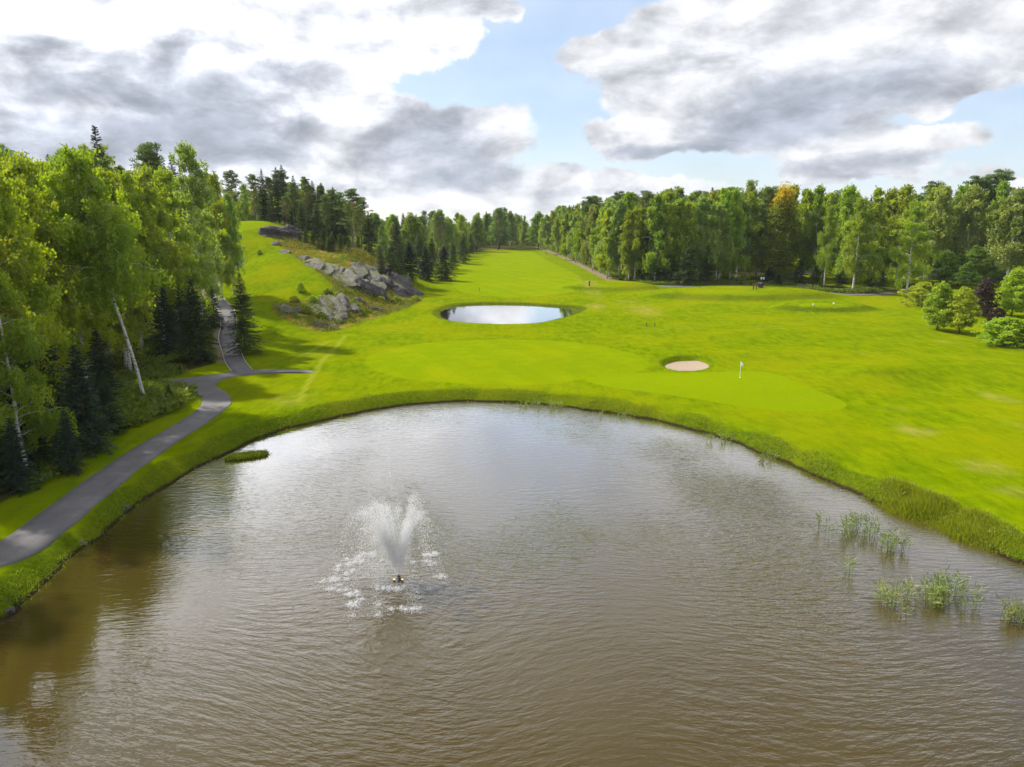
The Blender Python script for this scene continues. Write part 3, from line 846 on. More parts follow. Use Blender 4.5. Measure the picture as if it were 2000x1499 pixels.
# sand of the bunker
bs = []
c = BUNKER.mean(0)
for f in (1.0, .85, .6, .3, 0.02): bs.append(c + (grow(BUNKER, .1) - c) * f)
n = len(BUNKER); V = []
for k, r_ in enumerate(bs):
    zz = height(c[0], c[1], False)[0] - .32 - .16 * (k / 4) + n2d(r_[:, 0], r_[:, 1], .9, 2, 2) * .1; V.append(np.c_[r_, zz])
V = np.vstack(V); i = np.arange(n); Q = np.vstack([np.c_[k * n + i, k * n + (i + 1) % n, (k + 1) * n + (i + 1) % n, (k + 1) * n + i] for k in range(4)])
tag(obj('bunker_sand', mk('bunker_sand', V, Q, True, M['sand'])), kind='structure')


# ================================================================== TREES
def branch_path(p0, az_, elev, L, droop, n=6):
    t = np.linspace(0, 1, n); h = np.array([math.cos(az_), math.sin(az_), 0])
    hor = L * t * math.cos(elev); ver = L * (t * math.sin(elev) - droop * t * t)
    q = p0 + hor[:, None] * h; q[:, 2] += ver
    q += RG.normal(0, .03 * L, (n, 3)) * t[:, None]
    return q


def birch(H=24, bend=(0, 0), crown=(.28, .98), rad=.155, nb=30, strings=11, per=34, leaf=.21, fork=None, seed=0, droop_len=2.2, stem=1.0):
    global RG
    RG = np.random.default_rng(100 + seed)
    n = 16; t = np.linspace(0, 1, n); wob = np.cumsum(RG.normal(0, .05, (n, 2)), 0) * H / 24; wob -= wob[0]
    P = np.c_[t * H * bend[0] + wob[:, 0], t * H * bend[1] + wob[:, 1], t * H]
    tg = Geo(); tg.tube(np.vstack([P[:1] - [0, 0, .3], P]), np.r_[.3, .22 * (1 - t) ** .8 + .02] * H / 24 * stem, 8)
    stems = [(P, crown[0], crown[1], nb)]
    if fork:
        k = int(fork[0] * (n - 1)); m = n - k; tt = np.linspace(0, 1, m); L = H * fork[3]
        P2 = P[k] + np.c_[tt * L * fork[1], tt * L * fork[2], tt * L]; P2[:, :2] += np.cumsum(RG.normal(0, .05, (m, 2)), 0)
        tg.tube(P2, .13 * (1 - tt) ** .8 + .02, 6); stems.append((P2, .15, .98, nb // 2))
    lf = Geo()
    for S, c0, c1, k_ in stems:
        SH = S[-1, 2] - S[0, 2]
        for i in range(k_):
            u = c0 + (c1 - c0) * ((i + RG.random()) / k_); p0 = np.array([np.interp(u, np.linspace(0, 1, len(S)), S[:, j]) for j in range(3)])
            w_ = (u - c0) / (c1 - c0); prof = math.sin(math.pi * min(1, .2 + .79 * w_ ** .72)) ** .8
            L = H * rad * prof * RG.uniform(.65, 1.35) + .5
            e_ = R(RG.uniform(25, 55)) * (1 - .3 * (1 - w_)) + (R(18) if w_ > .85 else 0)
            b = branch_path(p0, i * 2.4 + RG.normal(0, .5), e_, L, .38, 6)
            tg.tube(b, np.linspace(.06, .012, 6) * (1.2 - .7 * w_) * H / 24, 4, False)
            if RG.random() < .15: continue
            ns = max(4, int(strings * (.5 + L / (H * rad))))
            tones = RG.random()
            for s in range(ns):
                v = RG.uniform(.25, 1.02); q = np.array([np.interp(v, np.linspace(0, 1, 6), b[:, j]) for j in range(3)])
                q += RG.normal(0, [.45, .45, .25]) * (.5 + v)
                dl = RG.uniform(.4, 1) * droop_len * (.45 + .75 * (1 - w_)) ; m = max(6, int(per * RG.uniform(.6, 1.3)))
                z_ = RG.random(m) ** .8; sway = RG.normal(0, .12, 2)
                C = q + np.c_[sway[0] * z_ * dl, sway[1] * z_ * dl, -z_ * dl] + RG.normal(0, 1, (m, 3)) * np.array([.24, .24, .16]) * (1.15 - .6 * z_)[:, None]
                A = unit(np.c_[RG.normal(0, .55, (m, 2)), -np.ones(m)]); S_ = side_of(A); ls = leaf * RG.uniform(.7, 1.35, m)
                lf.leaves(C, A, S_, ls * 1.25, ls * .85, np.clip(.55 * tones + .45 * RG.random(m), 0, 1))
    return tg.mesh('birch_trunk', True), lf.mesh('birch_crown', var=True), H


def spruce(H=20, rad=.17, base=.06, seed=0, whorl=.42, needle=.42, dens=1.0, upturn=.12):
    global RG
    RG = np.random.default_rng(500 + seed)
    tg = Geo(); t = np.linspace(0, 1, 10); tg.tube(np.c_[RG.normal(0, .03, 10), RG.normal(0, .03, 10), t * H - .3 * (t < .01)], .2 * H / 20 * (1 - t) + .015, 7)
    lf = Geo(); z = base * H; k = 0
    while z < H * .995:
        u = (z - base * H) / (H * (1 - base)); L0 = rad * H * (1 - u) ** .82 * (1 if u > .08 else .75 + 3 * u) + .12
        nbr = int(RG.integers(5, 8)) if u < .85 else 4
        for i in range(nbr):
            L = L0 * RG.uniform(.7, 1.2); a_ = i * 2 * math.pi / nbr + k * 1.1 + RG.normal(0, .2)
            b = branch_path(np.array([0, 0, z + RG.normal(0, .12)]), a_, R(RG.uniform(-14, 8) + 28 * u), L, .22 - upturn * u * 2, 5)
            if L > .8: tg.tube(b, np.linspace(.035, .008, 5) * H / 20, 3, False)
            m = int((10 + 22 * L) * dens); v = RG.uniform(.12, 1.05, m); q = np.c_[[np.interp(v, np.linspace(0, 1, 5), b[:, j]) for j in range(3)]].T
            h = np.array([math.cos(a_), math.sin(a_), 0]); sd = np.array([-h[1], h[0], 0]); sg = RG.choice([-1, 1], m)
            A = unit(h * .75 + sd * (sg * RG.uniform(.2, 1.1, m))[:, None] + np.c_[np.zeros((m, 2)), RG.uniform(-.65, .12, m)])
            S_ = unit(np.cross(A, np.array([0, 0, 1.]) + RG.normal(0, .35, (m, 3)))); ln = needle * RG.uniform(.6, 1.25, m) * (.55 + .5 * min(1, L / 2))
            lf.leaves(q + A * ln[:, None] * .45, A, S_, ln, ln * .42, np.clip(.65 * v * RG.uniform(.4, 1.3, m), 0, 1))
        z += whorl * RG.uniform(.8, 1.2) * (1 - .45 * u) * H / 20; k += 1
    m = 40; C = np.c_[RG.normal(0, .06, (m, 2)), H - RG.random(m) * .9]; A = unit(np.c_[RG.normal(0, .5, (m, 2)), np.ones(m)])
    lf.leaves(C, A, side_of(A), .28, .09)
    return tg.mesh('spruce_trunk', True), lf.mesh('spruce_crown', var=True), H


def pine(H=22, seed=0, low=.5, rad=.16, clumps=62, per=120, needle=.30):
    global RG
    RG = np.random.default_rng(900 + seed)
    n = 12; t = np.linspace(0, 1, n); wob = np.cumsum(RG.normal(0, .09, (n, 2)), 0); wob -= wob[0]
    P = np.c_[wob, t * H]; P[0, 2] = -.3; tg = Geo(); tg.tube(P, .24 * H / 22 * (1 - t) ** .7 + .02, 8)
    lf = Geo()
    for i in range(clumps):
        w_ = (i + RG.random()) / clumps; u = low + (1 - low) * w_ ** .8; p0 = np.array([np.interp(u, t, P[:, j]) for j in range(3)])
        L = H * rad * (math.sin(math.pi * min(1, .3 + .62 * w_)) ** .6) * RG.uniform(.45, 1.2) * (1.05 - .35 * w_)
        b = branch_path(p0, i * 2.4 + RG.normal(0, .4), R(RG.uniform(0, 30) + 25 * w_), L, -.05, 5)
        tg.tube(b, np.linspace(.07, .02, 5) * H / 22, 4, False)
        tone = RG.random()
        for c_ in range(3):
            q = b[-1 - c_] + RG.normal(0, .3, 3); rr = RG.uniform(.55, 1.0) * (1.1 - .25 * c_)
            m = int(per * RG.uniform(.6, 1.2) * (1 - .25 * c_)); D_ = rand_unit(m); D_[:, 2] = D_[:, 2] * .55 + .12
            C = q + D_ * (rr * RG.random(m) ** .45)[:, None]; A = unit(D_ + np.array([0, 0, .55]) + RG.normal(0, .4, (m, 3)))
            ln = needle * RG.uniform(.7, 1.3, m); lf.leaves(C, A, side_of(A), ln, ln * .42, np.clip(.5 * tone + .5 * RG.random(m), 0, 1))
    return tg.mesh('pine_trunk', True), lf.mesh('pine_crown', var=True), H


def broadleaf(H=16, seed=0, low=.12, rad=.26, clumps=240, per=80, leaf=.3, shape=.55, trunk_r=.2):
    """rounded leafy crown made of many leafy sprays carried by limbs"""
    global RG
    RG = np.random.default_rng(1300 + seed)
    t = np.linspace(0, 1, 9); wob = np.cumsum(RG.normal(0, .04, (9, 2)), 0) * H / 16; P = np.c_[wob - wob[0], t * H * .93]; P[0, 2] = -.2
    tg = Geo(); tg.tube(P, trunk_r * H / 16 * (1 - t) ** .8 + .015, 7); lf = Geo()
    for i in range(clumps):
        w_ = (i + RG.random()) / clumps; z = H * (low + (1 - low) * w_); prof = (math.sin(math.pi * min(1, .1 + .9 * w_ ** shape)) ** .6 if w_ < .98 else .2)
        a_ = i * 2.4 + RG.normal(0, .5); rr = H * rad * prof * RG.uniform(.35, 1.12) * (1 + .22 * math.sin(2 * a_ + seed + 5 * w_) + .15 * math.sin(5 * a_ - 9 * w_ + seed)); z += H * RG.normal(0, .03)
        tip = np.array([rr * math.cos(a_), rr * math.sin(a_), z]); u0 = max(.06, (z - .5 * rr) / H / .93 - .05); st = np.array([np.interp(u0, t, P[:, j]) for j in range(3)])
        if i % 3 == 0: tg.tube(np.array([st, st * .5 + tip * .5 + [0, 0, .06 * rr], tip]), np.array([.05, .03, .01]) * H / 16, 4, False)
        m = int(per * RG.uniform(.55, 1.3)); cr = H * RG.uniform(.045, .085); D_ = rand_unit(m)
        C = tip + D_ * (cr * RG.random(m) ** .5)[:, None] * np.array([1.15, 1.15, .75]); A = unit(D_ * [1, 1, .4] + [0, 0, -.35] + RG.normal(0, .5, (m, 3)))
        ls = leaf * RG.uniform(.7, 1.3, m); lf.leaves(C, A, side_of(A), ls * 1.2, ls * .85, np.clip(.5 * RG.random() + .5 * RG.random(m), 0, 1))
    return tg.mesh('broadleaf_trunk', True), lf.mesh('broadleaf_crown', var=True), H


def withmats(tr, tm, lm):
    a, b, h = tr
    for me, m_ in ((a, tm), (b, lm)):
        me.materials.clear(); me.materials.append(M[m_])
    return a, b, h


def recol(tr, lm):
    a, b, h = tr; b2 = b.copy(); b2.materials.clear(); b2.materials.append(M[lm]); return a, b2, h


PR = {}
PR['birch'] = [withmats(birch(seed=s, nb=40, strings=14, per=44, leaf=.22, rad=r_, crown=(c0, .98)), 'birch_bark', 'birch_leaf') for s, r_, c0 in ((1, .165, .2), (2, .185, .14), (3, .15, .3))]
PR['birch_far'] = [withmats(birch(seed=10 + s, nb=40, strings=15, per=24, leaf=.36, droop_len=2.9, rad=r_, crown=(c0, .98)), 'birch_bark', lm) for s, r_, c0, lm in
                   ((1, .15, .16, 'birch_leaf'), (2, .165, .26, 'birch_leaf_hazy'), (3, .13, .32, 'birch_leaf'), (4, .155, .12, 'birch_leaf'))]
PR['birch_dark'] = [recol(PR['birch'][0], 'birch_leaf_hazy'), recol(PR['birch'][2], 'birch_leaf_hazy')]
PR['birch_lean'] = [withmats(birch(seed=31, bend=(-.225, .04), fork=(.56, -.28, .1, .30), nb=38, strings=13, per=42, leaf=.2, rad=.17, crown=(.42, .98), droop_len=2.8, stem=.72), 'birch_bark', 'birch_leaf')]
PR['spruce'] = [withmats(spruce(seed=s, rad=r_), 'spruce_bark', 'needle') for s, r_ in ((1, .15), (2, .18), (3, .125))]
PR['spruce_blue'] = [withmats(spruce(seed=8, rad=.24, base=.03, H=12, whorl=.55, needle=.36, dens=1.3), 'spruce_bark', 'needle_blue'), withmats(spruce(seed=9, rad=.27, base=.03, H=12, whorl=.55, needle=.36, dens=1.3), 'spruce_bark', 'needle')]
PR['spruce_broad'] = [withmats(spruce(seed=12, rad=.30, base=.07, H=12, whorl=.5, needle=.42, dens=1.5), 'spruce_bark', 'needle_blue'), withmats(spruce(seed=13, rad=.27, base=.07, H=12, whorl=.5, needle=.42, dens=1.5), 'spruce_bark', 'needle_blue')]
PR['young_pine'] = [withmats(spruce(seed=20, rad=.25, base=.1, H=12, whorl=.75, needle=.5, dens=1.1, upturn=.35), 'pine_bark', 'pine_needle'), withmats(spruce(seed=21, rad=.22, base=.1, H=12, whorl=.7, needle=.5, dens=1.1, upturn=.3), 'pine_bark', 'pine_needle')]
PR['pine'] = [withmats(pine(seed=s, low=l, rad=r_), 'pine_bark', 'pine_needle') for s, l, r_ in ((1, .34, .17), (2, .26, .15), (3, .5, .18))]
PR['broad'] = [withmats(broadleaf(seed=s, rad=r_, low=l), 'spruce_bark', 'leaf') for s, r_, l in ((1, .24, .14), (2, .28, .2))]
PR['maple_yellow'] = [withmats(broadleaf(H=20, seed=7, rad=.2, low=.05, clumps=330, shape=.42, leaf=.34), 'spruce_bark', 'leaf_yellow')]
PR['small_tree'] = [withmats(broadleaf(H=7, seed=s, rad=.34, low=.16, clumps=260, per=64, leaf=.19, shape=.6), 'spruce_bark', 'leaf_light') for s in (11, 12)]
PR['shrub'] = [withmats(broadleaf(H=4, seed=s, rad=.6, low=.03, clumps=240, per=64, leaf=.15, shape=.75, trunk_r=.3), 'spruce_bark', 'leaf_light') for s in (15, 16)]
PR['red_shrub'] = [recol(PR['shrub'][0], 'leaf_red'), withmats(broadleaf(H=7, seed=19, rad=.33, low=.05, clumps=240, per=60, leaf=.19), 'spruce_bark', 'leaf_red')]
PR['orange_tree'] = [recol(PR['small_tree'][1], 'leaf_orange')]
print('tree tris', sum(len(m.polygons) * 2 for k in PR for (a, m, _) in PR[k]))
NAMES = {'birch': 'birch_tree', 'birch_far': 'birch_tree', 'birch_dark': 'birch_tree', 'birch_lean': 'birch_tree', 'spruce': 'spruce_tree', 'spruce_blue': 'spruce_tree', 'spruce_broad': 'spruce_tree',
         'young_pine': 'pine_tree', 'pine': 'pine_tree', 'broad': 'broadleaf_tree', 'maple_yellow': 'maple_tree', 'small_tree': 'broadleaf_tree', 'shrub': 'shrub', 'red_shrub': 'shrub', 'orange_tree': 'broadleaf_tree'}
CATS = {'shrub': 'shrub'}


def plant(kind, x, y, h, label, group=None, rz=None, var=None, sxy=1.0, z=None):
    a, b, H = PR[kind][(rnd.randrange(len(PR[kind])) if var is None else var) % len(PR[kind])]
    z = h1(x, y) if z is None else z
    e = empty(NAMES[kind], (x, y, z - .05), rnd.uniform(0, 6.28) if rz is None else rz, h / H)
    e.scale = (h / H * sxy, h / H * sxy, h / H)
    tag(e, label, CATS.get(NAMES[kind], 'tree'), group)
    obj('trunk', a, e); obj('crown', b, e); PLANTED.append((x, y)); return e


PLANTED = []


def hero(kind, px, py_base, py_top, label, group=None, Y=None, **kw):
    p = ground(px, py_base) if Y is None else at_y(px, py_base, Y)
    if Y is not None: p[2] = h1(p[0], p[1])
    top = at_y(px, py_top, p[1])[2]
    return plant(kind, p[0], p[1], max(1.0, top - p[2]), label, group, **kw)


exec_trees = True
SKY = np.array([(-500, 240), (0, 262), (60, 290), (150, 285), (215, 262), (260, 305), (300, 300), (380, 290), (420, 330), (490, 338), (550, 335), (600, 352), (640, 362), (690, 385), (725, 418), (800, 412), (850, 408), (900, 416), (940, 406),
                (1000, 408), (1045, 422), (1062, 412), (1100, 399), (1200, 378), (1300, 364), (1440, 353), (1530, 350), (1600, 360), (1680, 345), (1750, 352), (1860, 350), (1930, 345), (2000, 365), (2500, 360)], float)


def toplimit(x, y, z0):
    px, _ = project((x, y, z0 + 12)); ty = np.interp(px, SKY[:, 0], SKY[:, 1]); return px, at_y(px, ty, y)[2] - z0


# --- hero trees of the wood by the forked path
hero('birch_lean', 287, 788, 282, 'leaning white birch with forked trunk rooted beside the path bend', rz=0.0)
hero('birch', 248, 722, 330, 'straight birch with white trunk close behind the leaning forked birch', var=0)
hero('birch', 118, 772, 305, 'slim pale trunked birch among the dark spruces by the path', var=2)
hero('birch', 312, 585, 322, 'birch with long bare white trunk rising above low spruces', Y=92, var=2)
hero('birch_dark', 388, 560, 280, 'tall dark green birch at the edge of the hill path', Y=104, var=0)
hero('birch', 434, 582, 335, 'birch with hanging crown on the grassy verge of the hill path', var=1, sxy=.8)
hero('birch_dark', 458, 575, 375, 'second birch on the grassy verge, nearer the rocky hill', var=1, sxy=.75)
hero('spruce', 215, 500, 246, 'lone dark spruce top rising above the birch wood', Y=112, var=2)
hero('pine', 310, 500, 292, 'dark pine top rising above the birch wood', Y=125, var=0)
hero('spruce', 480, 692, 533, 'dark spruce standing alone on grass beside the climbing path', var=1, sxy=1.25)
hero('spruce_blue', 387, 706, 545, 'spruce with bare lower stem at wood edge beside the climbing path', var=1)
for px, pb, pt in [(330, 690, 560), (355, 672, 545), (420, 640, 560)]:
    hero('spruce_blue', px, pb, pt, 'young spruce on mossy slope above the path junction', 'young spruces above the path junction')
for px, pb, pt, v in [(172, 885, 672, 0), (60, 905, 640, 1), (15, 925, 690, 0), (110, 860, 640, 1), (40, 960, 815, 0), (215, 850, 730, 1), (140, 925, 800, 0), (-60, 960, 620, 1), (205, 800, 640, 0), (85, 815, 600, 1)]:
    hero('spruce_blue', px, pb, pt, 'dense blue green spruce in the dark cluster beside the path', 'dark spruces beside the path', var=v)
hero('spruce_blue', 333, 792, 748, 'tiny spruce sapling among ferns at the path bend', var=1)
hero('spruce_blue', 352, 730, 712, 'low dark spruce bush beside the branch path', var=0, sxy=1.5)
hero('shrub', 588, 572, 553, 'small dark shrub standing on the grassy hillside', sxy=.8)
hero('shrub', 507, 497, 490, 'tiny flat bush high on the grassy hillside', sxy=1.1)
LB = 'tall bright green birch in the wood beside the forked path'; GB = 'birches of the wood beside the forked path'
for px, Y, pt in [(20, 52, 330), (75, 60, 300), (165, 78, 300), (40, 70, 285), (-60, 47, 280), (0, 44, 520), (200, 84, 330), (270, 88, 330), (345, 98, 330), (-150, 52, 270), (90, 88, 300), (150, 66, 420), (240, 76, 400)]:
    hero('birch', px, 600, pt, LB, GB, Y=Y)
for x, y, h in [(-39, 33, 23), (-43, 26, 25), (-38.5, 20, 21), (-44, 14, 25), (-40, 6, 23), (-47, 38, 25), (-46, 2, 24), (-40, -6, 22), (-50, 28, 26), (-41, 40, 22)]:
    plant('birch', x, y, h, 'birch on the wooded shore mirrored in the brown pond', 'birches on the wooded shore by the asphalt path')
for x, y, h in [(-36.5, 27, 10), (-41, 22, 13), (-37, 12, 9), (-43, 34, 14), (-39, 0, 11), (-37.5, 38, 8)]:
    plant('spruce_blue', x, y, h, 'spruce under the birches on the wooded shore', 'spruces on the wooded shore by the asphalt path')

# --- crest of the rocky hill
LP = 'pine on the wooded crest above the grey rocks'; LS = 'dark spruce on the wooded crest above the rocks'
for px, Y, pb, pt, k in [(500, 184, 430, 345, 'pine'), (517, 186, 430, 330, 'spruce'), (545, 184, 430, 326, 'spruce'), (556, 190, 430, 322, 'spruce'), (578, 182, 440, 342, 'spruce'), (600, 178, 450, 350, 'pine'), (615, 186, 450, 352, 'spruce'),
                          (632, 178, 450, 356, 'spruce'), (655, 176, 460, 365, 'spruce'), (640, 172, 470, 385, 'pine'), (668, 175, 480, 380, 'pine'), (690, 164, 490, 374, 'pine'), (708, 170, 490, 390, 'pine'), (560, 176, 440, 385, 'pine'), (533, 182, 430, 375, 'spruce'),
                          (722, 172, 490, 415, 'spruce'), (590, 172, 450, 395, 'young_pine'), (620, 170, 460, 400, 'young_pine'), (575, 180, 440, 360, 'pine'), (650, 180, 460, 375, 'pine'), (530, 192, 430, 350, 'pine'), (675, 182, 470, 395, 'spruce'), (610, 194, 470, 365, 'pine')]:
    p = at_y(px, (pb + pt) / 2, Y)
    hero(k, px, pb, pt, LS if k == 'spruce' else LP, 'spruces on the rocky crest' if k == 'spruce' else 'pines on the rocky crest', Y=Y, sxy=1.25 if k == 'pine' else 1.05)
LY = 'young bushy pine growing on the ledge above the grey rocks'
for px, Y, pt in [(598, 163, 446), (612, 162, 450), (632, 160, 448), (650, 159, 452), (642, 158, 462), (665, 160, 458), (588, 166, 455), (720, 163, 470), (740, 166, 480), (755, 170, 486), (770, 174, 492), (700, 164, 462), (622, 160, 468), (680, 158, 470)]:
    hero('young_pine', px, 490, pt, LY, 'young pines above the grey rocks', Y=Y, sxy=1.1)
# --- three dark spruces on the lawn by the rocks
for px, pb, pt, lb in [(800, 546, 472, 'dark broad spruce of the lawn trio, closest to the rocks'), (832, 549, 482, 'dark broad spruce in the middle of the lawn trio'), (868, 549, 480, 'dark broad spruce of the lawn trio, farthest from the rocks')]:
    hero('spruce_broad', px, pb, pt, lb, var=0 if px != 832 else 1, sxy=1.05)
for px, pb, pt in [(745, 540, 480), (765, 545, 470), (782, 545, 478), (885, 530, 470), (820, 535, 455), (845, 530, 465), (905, 515, 455), (900, 500, 462), (920, 495, 455)]:
    hero('young_pine', px, pb, pt, 'young pine between the spruce trio and the far wood', 'young pines behind the spruce trio')

# --- distinct trees of the row behind the gravel path
hero('maple_yellow', 1520, 548, 372, 'maple with its top turned yellow standing behind the notice board', rz=1.0)
hero('birch', 1665, 572, 385, 'bright birch with thick white lower trunk beside the gravel path', var=0, sxy=1.1)
hero('birch', 1609, 562, 402, 'slender light green birch beside the gravel path', var=2, sxy=.8)
hero('birch', 1770, 576, 390, 'broad birch with crown reaching the ground at the path end', var=1, sxy=1.15)
hero('birch_dark', 1455, 540, 350, 'tall birch with bare white trunk behind the notice board', var=1, sxy=.95)
for px, pb, pt, v in [(1340, 557, 470, 0), (1300, 553, 440, 1), (1270, 550, 435, 0), (1380, 555, 480, 1), (1245, 545, 455, 1), (1285, 548, 420, 1), (1420, 548, 490, 0)]:
    hero('young_pine', px, pb, pt, 'bushy pine at the wood edge behind the tee mounds', 'bushy pines at the wood edge behind the tee mounds', var=v, sxy=1.15)
for px, pb, pt in [(1560, 556, 505), (1590, 560, 520), (1640, 562, 520), (1700, 566, 525), (1500, 552, 520), (1520, 556, 535), (1720, 568, 530)]:
    hero('spruce_blue', px, pb, pt, 'low dark conifer under the birches behind the gravel path', 'low conifers behind the gravel path', var=1, sxy=1.6)
LR = 'birch in the long row behind the tee mounds'; GR_ = 'birches of the row behind the tee mounds'
for px, pb in zip(np.arange(1052, 1480, 17), np.interp(np.arange(1052, 1480, 17), [a for a, b in rfront_px], [b for a, b in rfront_px])):
    jt = rnd.uniform(-7, 7); ty = np.interp(px + jt, SKY[:, 0], SKY[:, 1]) + rnd.uniform(8, 42) * (1.0 if px > 1150 else .5)
    hero('birch_far', px + jt, pb - rnd.uniform(0, 5), ty, LR, GR_)
for px in np.arange(1555, 2080, 27):
    jt = rnd.uniform(-9, 9); ty = np.interp(px + jt, SKY[:, 0], SKY[:, 1]) + rnd.uniform(5, 30)
    hero('birch_far', px + jt, rnd.uniform(538, 556), ty, 'birch of the sparse belt in front of the car park', 'birches of the belt before the car park', sxy=1.1)
for px, pt in [(1905, 350), (1925, 340), (1880, 352), (1860, 372), (1800, 362)]:
    hero('pine', px, 540, pt, 'tall pine with rusty trunk beside the car park', 'pines beside the car park', var=1, sxy=1.3)
for px, pb, pt in [(1842, 560, 492), (1870, 558, 500), (1900, 556, 485), (1925, 552, 480), (1950, 548, 500), (1885, 565, 515)]:
    hero('broad', px, pb, pt, 'low dark leafy tree screening the car park', 'leafy trees screening the car park', sxy=1.5)
hero('birch_far', 1965, 560, 365, 'broad hanging birch beside the parked silver car', var=1, sxy=1.3)
# --- garden shrubs on the lawn
hero('small_tree', 1830, 646, 556, 'small round green tree on the lawn, paired with another', var=0, sxy=.95)
hero('small_tree', 1874, 652, 566, 'small pointed green tree on the lawn, shorter of the pair', var=1, sxy=.9)
hero('shrub', 1800, 598, 553, 'spreading green shrub at the lawn edge behind the tree pair', var=1, sxy=1.3)
hero('red_shrub', 1918, 618, 548, 'tall purple leaved shrub behind the tree pair', var=1)
hero('red_shrub', 1945, 640, 603, 'low purple leaved shrub beside the round green bush', var=0, sxy=.9)
hero('small_tree', 1975, 618, 530, 'green tree behind the purple shrubs', var=0)
hero('orange_tree', 2005, 606, 545, 'orange turning tree at the lawn edge', var=0)
hero('shrub', 1966, 676, 622, 'dense rounded green bush on the lawn', var=0, sxy=1.6)
hero('shrub', 2030, 676, 618, 'dense rounded green bush beyond the first one', var=1, sxy=1.5)
hero('red_shrub', 1880, 600, 565, 'dark purple shrub half hidden between the garden trees', var=1)


# --- filling of the woods
def scatter(poly, r, n, cond=None, maxn=999):
    lo, hi = poly.min(0), poly.max(0); out = []
    C = np.c_[[rnd.uniform(lo[0], hi[0]) for _ in range(n)], [rnd.uniform(lo[1], hi[1]) for _ in range(n)]]
    C = C[inside(C, poly)]
    for c_ in C:
        if abs(c_[0]) > c_[1] * .76 + 10: continue
        if cond and not cond(c_): continue
        if all((c_[0] - a) ** 2 + (c_[1] - b) ** 2 > r * r for a, b in out) and all((c_[0] - a) ** 2 + (c_[1] - b) ** 2 > (r * .45) ** 2 for a, b in PLANTED):
            out.append((c_[0], c_[1]))
        if len(out) >= maxn: break
    return out


def fill(pts, kinds, lab, drop=(0, 60), hmax=27):
    for x, y in pts:
        z0 = h1(x, y); px, lim = toplimit(x, y, z0); k = rnd.choices([a for a, b in kinds], [b for a, b in kinds])[0]
        dpx = rnd.uniform(*drop); h = min(lim - dpx / F * y, hmax * rnd.uniform(.88, 1.0))
        if h < 6: continue
        nm = NAMES[k].split('_')[0]
        plant(k, x, y, h, lab[0].format(nm), lab[1].format(nm), z=z0, sxy=1.0 if k.startswith('birch') else 1.15)


LW = np.array([(-46, 64), (-45, 80), (-48, 92), (-58, 108), (-63, 128), (-68, 148), (-76, 165), (-74, 182), (-60, 186), (-36, 190), (-32, 215), (-60, 262), (-190, 262), (-190, 100), (-90, 45), (-46, 45)])
fill(scatter(LW, 8.2, 5000, lambda c_: c_[0] < wood_edge(c_[1]) - 2 and abs(segdist(np.array([c_]), PATH_BRANCH)[0]) > 2.5), [('birch', 4), ('birch_dark', 3), ('spruce', 3), ('pine', 1.5)],
     ('{} deep in the wood behind the forked path', '{} trees deep in the forked path wood'), (0, 55), 25)
fill(scatter(MWOOD, 9.5, 3000, lambda c_: c_[1] < 460), [('birch_far', 4), ('spruce', 2), ('broad', 2.5), ('pine', 2)], ('{} in the far wood closing the fairway', '{} trees of the far wood closing the fairway'), (0, 24), 22)
fill(scatter(RWOOD, 9.0, 3500, lambda c_: c_[1] < 430), [('birch_far', 3), ('spruce', 1.2), ('pine', 1.0)], ('{} in the depth of the wood behind the birch row', '{} trees in the depth of the birch row wood'), (0, 22), 27)
BACK = np.array([(70, 205), (250, 205), (330, 330), (330, 420), (90, 420), (84, 300)])
fill(scatter(BACK, 14, 1600), [('birch_far', 4), ('pine', 2), ('spruce', 1), ('broad', 1)], ('{} on the rise beyond the car park', '{} trees on the rise beyond the car park'), (10, 40), 24)
print('trees', len(PLANTED))
#DETAILS

# ================================================================== ROCKS
import bmesh
def ico(sub):
    bm = bmesh.new(); bmesh.ops.create_icosphere(bm, subdivisions=sub, radius=1.0); bm.verts.ensure_lookup_table()
    V = np.array([v.co[:] for v in bm.verts]); T = np.array([[v.index for v in f.verts] for f in bm.faces]); bm.free(); return V, T


ICO4, ICO3 = ico(5), ico(3)


